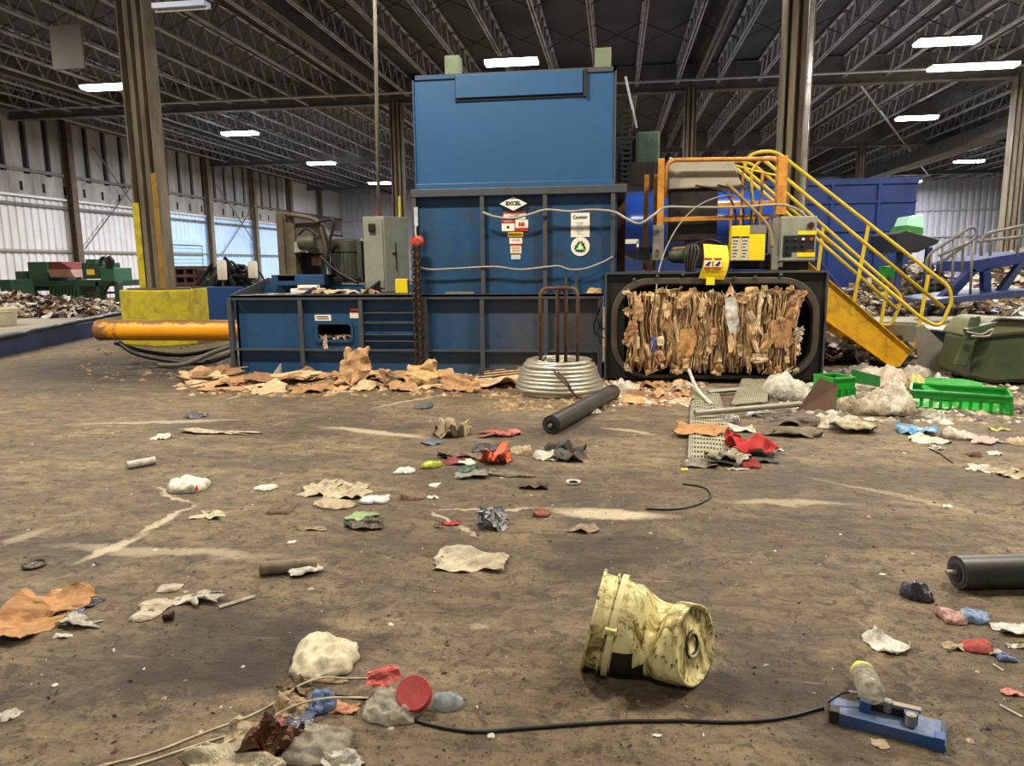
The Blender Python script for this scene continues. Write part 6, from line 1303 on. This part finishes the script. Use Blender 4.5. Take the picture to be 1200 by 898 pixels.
slab([g2(.26, .3), g2(.26, .48), g2(.36, .48), g2(.36, .3)], .02, .062, TB, 'block', tl_); slab([g2(.64, .3), g2(.64, .5), g2(.76, .5), g2(.76, .3)], .02, .058, TB, 'block', tl_)
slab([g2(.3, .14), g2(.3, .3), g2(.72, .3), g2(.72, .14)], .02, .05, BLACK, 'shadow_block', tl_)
for u, v in ((.5, .22), (.7, .6)): q = g2(u, v); MB().lathe([(.016, .03), (.016, .066), (.009, .07)], 14, Matrix.Translation((q.x, q.y, 0))).build('pivot_bolt', GALV, tl_)
for u in (.0, .9): slab([g2(u, .75), g2(u, 1.05), g2(u+.09, 1.05), g2(u+.09, .75)], .0, .045, BLACK if u == 0 else TB, 'end_foot', tl_)
slab([g2(.955, .0), g2(.955, 1.05), g2(.985, 1.05), g2(.985, .0)], .02, .03, EDGE, 'end_strip', tl_)
MB().tube(smoothpts([g2(-.02, .5)+Vector((0, 0, .03)), g2(.1, .3)+Vector((0, 0, .06)), g2(.2, .2)+Vector((0, 0, .066))]), .004, 6).build('cable_end', RUB, tl_)
m = MB(); m.tube([g2(.16, .22)+Vector((0, 0, .066)), g2(.24, .2)+Vector((0, 0, .066))], .006, 8); m.build('ferrule', GALV, tl_)
lit('tan_scrap', 'curled tan scrap touching the front edge of the blue tool', 'scrap', 1032, 870, 18, 14, (170, 150, 120), 'card')
# bucket ---------------------------------------------------------
bk = empty('crushed_bucket', grd(755, 790), 'dirty cream plastic bucket lying crushed on its side in the foreground', 'bucket')
def bucket_mat(nm, band=False):
    t = NT(nm); n1 = t.noise(5, 7, .72, t.mapv((1, 2.5, 1), rot=(0, 0, .6)), 1.6); n2 = t.noise(28, 5, .7)
    c = t.ramp(n1, [(.38, lin((100, 84, 48))), (.45, lin((176, 160, 98))), (.51, lin((226, 214, 150))), (.72, lin((240, 230, 176)))])
    c = t.mix(t.ramp(n2, [(.55, B0), (.64, W1)]), c, lin((78, 66, 40))) if True else c
    t.l(c, t.b.inputs['Base Color']); t.b.inputs['Roughness'].default_value = .5; t.bump(t.math('ADD', n1, n2), .35, .01); return t.m
BKM = bucket_mat('bucket_plastic'); BKB = plain('bucket_black', (26, 22, 16), .6, 0, .3, 20)
Rim = grd(706, 796)+Vector((0, .02, .168)); Bot = grd(812, 808)+Vector((0, .0, .135))
g1_, g3_ = grd(694, 779), grd(822, 806); Rim = Vector((g1_.x+.005, g1_.y+.02, .176)); Bot = Vector((g3_.x-.03, g3_.y+.04, .142))
nR = Vector((-.93, .10, .20)).normalized(); nB = Vector((.80, -.52, .16)).normalized()       # outward normals of rim and base
rings = []; SEG = 64; ST = 40
ax = (Bot-Rim); 
for i in range(ST+1):
    t_ = i/ST; c_ = Rim.lerp(Bot, t_)+Vector((0, 0, -.0)); nrm = (-nR).lerp(nB, t_**1.6).normalized(); upv = Vector((0, 0, 1)); e1 = (upv-nrm*upv.dot(nrm)).normalized(); e2 = nrm.cross(e1)
    R0 = .176*(1-t_)+.144*t_
    if t_ < .015: R0 = .182
    elif .20 < t_ < .27: R0 += .008
    elif .13 < t_ < .16: R0 += .005
    ring = []
    for k in range(SEG):
        a = 2*PI*k/SEG; ca, sa = math.cos(a), math.sin(a); rr = R0
        dent = math.exp(-((t_-.66)/.13)**2)*max(0, math.cos(a-.35))**1.2*.11+math.exp(-((t_-.60)/.09)**2)*max(0, math.cos(a-1.5))**2*.05
        rr -= dent; rr += .006*noise.noise((ca*2, sa*2, t_*5))*(1 if t_ > .3 else .2)+(.010*(abs(noise.noise((ca*2.5, sa*2.5, t_*7)))-.2) if .3 < t_ < .95 else 0)
        p = c_+e1*(rr*ca)+e2*(rr*sa); p.z = max(p.z, .002); ring.append(p)
    rings.append(ring)
m = MB(); vs = [p for r_ in rings for p in r_]; fs = [(i*SEG+k, i*SEG+(k+1) % SEG, (i+1)*SEG+(k+1) % SEG, (i+1)*SEG+k) for i in range(ST) for k in range(SEG)]
m.add(vs, fs); 
# which way does a grow: black the printed band on the camera-facing low side, plus painted shade at its low far end
for fi, f in enumerate(m.f):
    i, k = fi//SEG, fi % SEG; p = (m.v[f[0]]+m.v[f[2]])/2
    if .27 < i/ST < .60 and p.y < Rim.lerp(Bot, i/ST).y+.08 and .0 < p.z < (.15 if i/ST < .5 else .08): m.mi[fi] = 1
o = m.build('shell', [BKM, BKB], bk, smooth=True, fix=False); sm_ = o.modifiers.new('solid', 'SOLIDIFY'); sm_.thickness = .004
m = MB(); cB = sum(rings[-1], Vector())/SEG; out_ = nB
lay = [(1.0, .0), (1.0, .012), (.93, .012), (.88, .0), (.35, -.004), (.33, .004), (.25, .004), (.23, -.006), (.0, -.006)]
vs = [];
for s_, dd in lay: vs += [cB+(p-cB)*s_+out_*dd for p in rings[-1]]
m.add(vs, [(i*SEG+k, i*SEG+(k+1) % SEG, (i+1)*SEG+(k+1) % SEG, (i+1)*SEG+k) for i in range(len(lay)-1) for k in range(SEG)])
for fi in range(len(m.f)):
    if fi//SEG in (4, 6): m.mi[fi] = 1
m.build('base_disc', [BKM, BKB], bk, smooth=True, fix=False)
def hoop(i, grow, wdt, nm, mat):
    m = MB(); r_ = rings[i]; c_ = sum(r_, Vector())/SEG; ax_ = (sum(rings[min(i+1, ST)], Vector())/SEG-c_).normalized(); vs = []
    for s_, dd in ((1.0, -wdt/2), (1+grow, -wdt/2), (1+grow, wdt/2), (1.0, wdt/2)): vs += [c_+(p-c_)*s_+ax_*dd for p in r_]
    for v in vs: v.z = max(v.z, .001)
    m.add(vs, [(a*SEG+k, a*SEG+(k+1) % SEG, ((a+1) % 4)*SEG+(k+1) % SEG, ((a+1) % 4)*SEG+k) for a in range(4) for k in range(SEG)]); return m.build(nm, mat, bk, smooth=False, fix=False)
hoop(0, .04, .010, 'rim', BKM); hoop(6, .05, .006, 'collar', BKM); hoop(9, .055, .022, 'collar', plain('collar_cream', (214, 204, 150), .5, 0, .2, 14)); 
q = rings[9][0]; kk = min(range(SEG), key=lambda k: (rings[8][k].y+abs(rings[8][k].z-.24)*2)); q = rings[8][kk]; MB().bar(q+Vector((-.018, -.012, .0)), q+Vector((.022, -.016, -.004)), .03, .02).build('handle_lug', BKM, bk, bevel=.003)
# ------------------------------------------------------------------ cardboard along the foot of the baler
rn = random.Random(21); CC = [(196, 150, 98), (176, 128, 80), (206, 164, 112), (150, 108, 70), (186, 142, 100), (214, 180, 134)]
lit('cardboard_piece', 'large pale brown cardboard sheet at the left end of the baler foot', 'cardboard', 245, 440, 50, 17, (196, 154, 106), 'card', amp=.12, rz=.1)
p = [grd(287, 452), grd(330, 441)]; mb = MB(); mb.add([p[0], p[1]+Vector((.0, 0, .02)), p[1]+Vector((-.02, .05, .17)), p[0]+Vector((.25, .1, .03))], [(0, 1, 2, 3)]); o = mb.build('white_card', litter_mat((206, 210, 210)), loc=p[0], fix=False); o.modifiers.new('s', 'SOLIDIFY').thickness = .006; tag(o, 'stiff white-grey card standing up on the cardboard before the baler', 'card sheet')
def upright(nm, lb, cat, px, py, w, h, rgb, lean, seed, rz=0, amp=.14):
    g = grd(px, py); vs, fs = crumple(w, h, seed, amp, 16, 0, .28, .8, .5); M = Matrix.Translation(g+Vector((0, 0, 0))) @ Matrix.Rotation(rz, 4, 'Z') @ Matrix.Rotation(lean, 4, 'X') @ Matrix.Translation((0, h/2, 0)); P_ = [M @ v for v in vs]
    z0 = min(p.z for p in P_)
    for p in P_: p.z -= z0
    o = MB().add(P_, fs).build(nm, litter_mat(rgb, 'card'), loc=g, fix=False); o.modifiers.new('s', 'SOLIDIFY').thickness = .004; return tag(o, lb, cat)
upright('paper_lump', 'tall crumpled brown paper lump spilling below the baler opening', 'paper', 417, 452, .34, .5, (196, 152, 104), 1.2, 41)
upright('paper_lump', 'golden brown cardboard peak below the hanging chain', 'cardboard', 492, 454, .42, .36, (206, 164, 104), .8, 43)
upright('paper_lump', 'brown cardboard scrap leaning right of the golden brown peak', 'cardboard', 535, 460, .5, .24, (186, 138, 88), .6, 47, -.3, .1)
upright('paper_lump', 'small tan cardboard leaning between the tall lump and the golden peak', 'cardboard', 457, 455, .26, .22, (176, 140, 104), .9, 49, .4, .1)
for k in range(40):
    px = rn.uniform(215, 600); py = rn.uniform(434, 456)+(0 if px < 520 else 3); w_ = rn.uniform(24, 62); c_ = rn.choice(CC)
    lit('cardboard_scrap', 'torn brown cardboard scrap lying along the foot of the blue baler', 'cardboard', px, py, w_, rn.uniform(8, 15), c_, 'card', amp=rn.uniform(.04, .11), group='cardboard scraps along the baler foot', rz=rn.uniform(-.8, .8), z=rn.choice((0, .03, .06)) if py < 446 else 0)
for k in range(16):
    px = rn.uniform(690, 810); py = rn.uniform(448, 470)
    lit('cardboard_scrap', 'torn scrap lying between wire coil and bale door', 'cardboard', px, py, rn.uniform(16, 38), rn.uniform(6, 12), rn.choice(CC+[(206, 200, 184)]), 'card', amp=rn.uniform(.04, .09), group='scraps before the bale door', rz=rn.uniform(-.8, .8))
lit('white_plastic', 'white crumpled plastic right of the wire coil', 'plastic wad', 728, 458, 40, 24, (214, 204, 180), 'film', 'bag', amp=.22, aspect=.6)
lit('white_scrap', 'small white wad under the roller beside the coil', 'wad', 697, 482, 16, 9, (206, 200, 184), 'film', 'bag')
lit('cardboard_piece', 'brown cardboard hanging from the tan lump by the deck edge', 'cardboard', 697, 337, 1, 1, (206, 160, 104), 'card') if False else None
q = at(697, 344, 9.7); vs, fs = bagshape(.24, .2, .15, 5, .2, 20); tag(MB().add([v+Vector((q.x, 9.72, DZ)) for v in vs], fs).build('cardboard_lump', litter_mat((206, 160, 104), 'card'), loc=(q.x, 9.7, DZ), fix=False), 'light brown cardboard lump on the deck edge beside the bale door', 'cardboard')
for k, (px, w_, c_, lb) in enumerate(((392, .3, (206, 176, 130), 'tan curled card on the deck before the motor'), (408, .35, (210, 196, 164), 'pale folded card on the deck before the motor'), (430, .25, (196, 156, 104), 'brown card at the foot of the grey cabinet'), (375, .22, (170, 130, 88), 'brown scrap on the deck left of the motor'), (330, .5, (186, 190, 190), 'flat pale sheet on the left of the deck'))):
    vs, fs = crumple(w_, .16, k+400, .07 if k < 4 else .01, 10); q = at(px, 340, 9.85); o = MB().add([v+Vector((q.x, 9.85+.06*(k % 3), DZ)) for v in vs], fs).build('card_scrap', litter_mat(c_, 'card'), loc=(q.x, 9.85, DZ), fix=False); tag(o, lb, 'card scrap')
# paper fringe in the baler opening
mm = MB(); r2 = random.Random(9)
for k in range(26):
    x = r2.uniform(ox0+.02, ox1-.02); vs, fs = crumple(r2.uniform(.04, .12), r2.uniform(.04, .1), k+900, .03, 4); mm.add([place_M(Vector((x, yb+r2.uniform(0, .25), oz0+r2.uniform(0, .05))), r2.random()*6, (r2.uniform(-.8, .8), 0)) @ v for v in vs], fs)
vs, fs = crumple(.07, .2, 333, .03, 6); mm.add([Matrix.Translation((ox0+.12, YF+.02, oz0-.03)) @ Matrix.Rotation(1.5, 4, 'X') @ v for v in vs], fs)
tag(mm.build('paper_shreds', litter_mat((196, 170, 140)), loc=(ox0, yb, oz0), fix=False), 'pale paper shreds hanging out of the small baler opening', 'shredded paper', kind='stuff')
# loose small debris --------------------------------------------------
def scatter(nm, n, region, sizes, cols, seed, label, zmax=.01):
    rn = random.Random(seed); m = MB(); mats = [litter_mat(c_, 'paper') for c_ in cols]; i = 0
    while i < n:
        px, py = region(rn)
        g = grd(px, py); s = rn.choice(sizes)*rn.uniform(.5, 1.3); m.cur = rn.randrange(len(mats)); a = rn.random()*PI; nn = rn.choice((4, 5, 6)); el = rn.uniform(.3, 1)
        base = [Vector((s*math.cos(2*PI*k/nn)*rn.uniform(.7, 1.2), s*el*math.sin(2*PI*k/nn)*rn.uniform(.7, 1.2), 0)) for k in range(nn)]; R_ = Matrix.Rotation(a, 4, 'Z')
        lo = [R_ @ b_+g+Vector((0, 0, .001)) for b_ in base]; tp = R_ @ Vector((s*.2, 0, 0))+g+Vector((0, 0, s*rn.uniform(.15, .6)+.002))
        m.add(lo+[tp], [(k, (k+1) % nn, nn) for k in range(nn)]); i += 1
    return tag(m.build(nm, mats, loc=(0, 8, 0), fix=False), label, 'debris', kind='stuff')
DC = [(200, 186, 160), (120, 96, 70), (60, 46, 34), (150, 120, 84), (44, 36, 30), (96, 72, 50)]
scatter('floor_debris', 2600, lambda r: (r.uniform(-20, 1220), 456+440*r.random()**1.5), (.003, .004, .006, .011), [(54, 42, 32), (70, 54, 40), (40, 32, 26), (110, 90, 66)], 1, 'fine dark crumbs scattered over the whole concrete floor')
scatter('pale_flakes', 520, lambda r: (r.uniform(-20, 1220), 452+420*r.random()**2.4), (.003, .005, .008, .014), [(206, 196, 176), (190, 170, 140), (216, 210, 200)], 2, 'small pale paper flakes scattered over the concrete floor')
scatter('baler_foot_flakes', 900, lambda r: (r.uniform(210, 620), 440+25*r.random()**1.5), (.03, .05, .07), [(190, 146, 100), (150, 110, 72), (206, 176, 136), (110, 80, 54)], 3, 'brown cardboard flakes along the foot of the baler')
scatter('door_foot_flakes', 1100, lambda r: (r.uniform(690, 830), 444+32*r.random()**1.3), (.02, .04, .06), [(196, 160, 120), (170, 120, 84), (216, 206, 190), (110, 72, 50)], 4, 'small cardboard and paper flakes before the bale door')
scatter('pile_flakes', 1300, lambda r: (r.uniform(890, 1200), 436+60*r.random()**1.2), (.03, .05, .08), [(176, 160, 136), (120, 110, 96), (206, 200, 186), (80, 70, 60)], 6, 'mixed scraps among the bags and baskets at right')
scatter('coil_straw', 400, lambda r: (r.uniform(575, 720), 460+22*r.random()), (.03, .05), [(176, 146, 96), (150, 120, 80), (120, 96, 64)], 7, 'straw-coloured shreds around the wire coil')
scatter('left_flakes', 350, lambda r: (r.uniform(90, 300), 405+45*r.random()), (.03, .05), [(110, 90, 70), (150, 120, 90), (70, 56, 44)], 8, 'dark scraps under the ram cylinder at left')
heap('under_stair_scrap', 2.65, 4.3, 10.85, 12.3, 0, lambda u, v: .22+.12*math.sin(u*7), 300, 31, DUSTY, .1, .35, 'dim jumble of scrap under the yellow stairs', 'scrap heap')
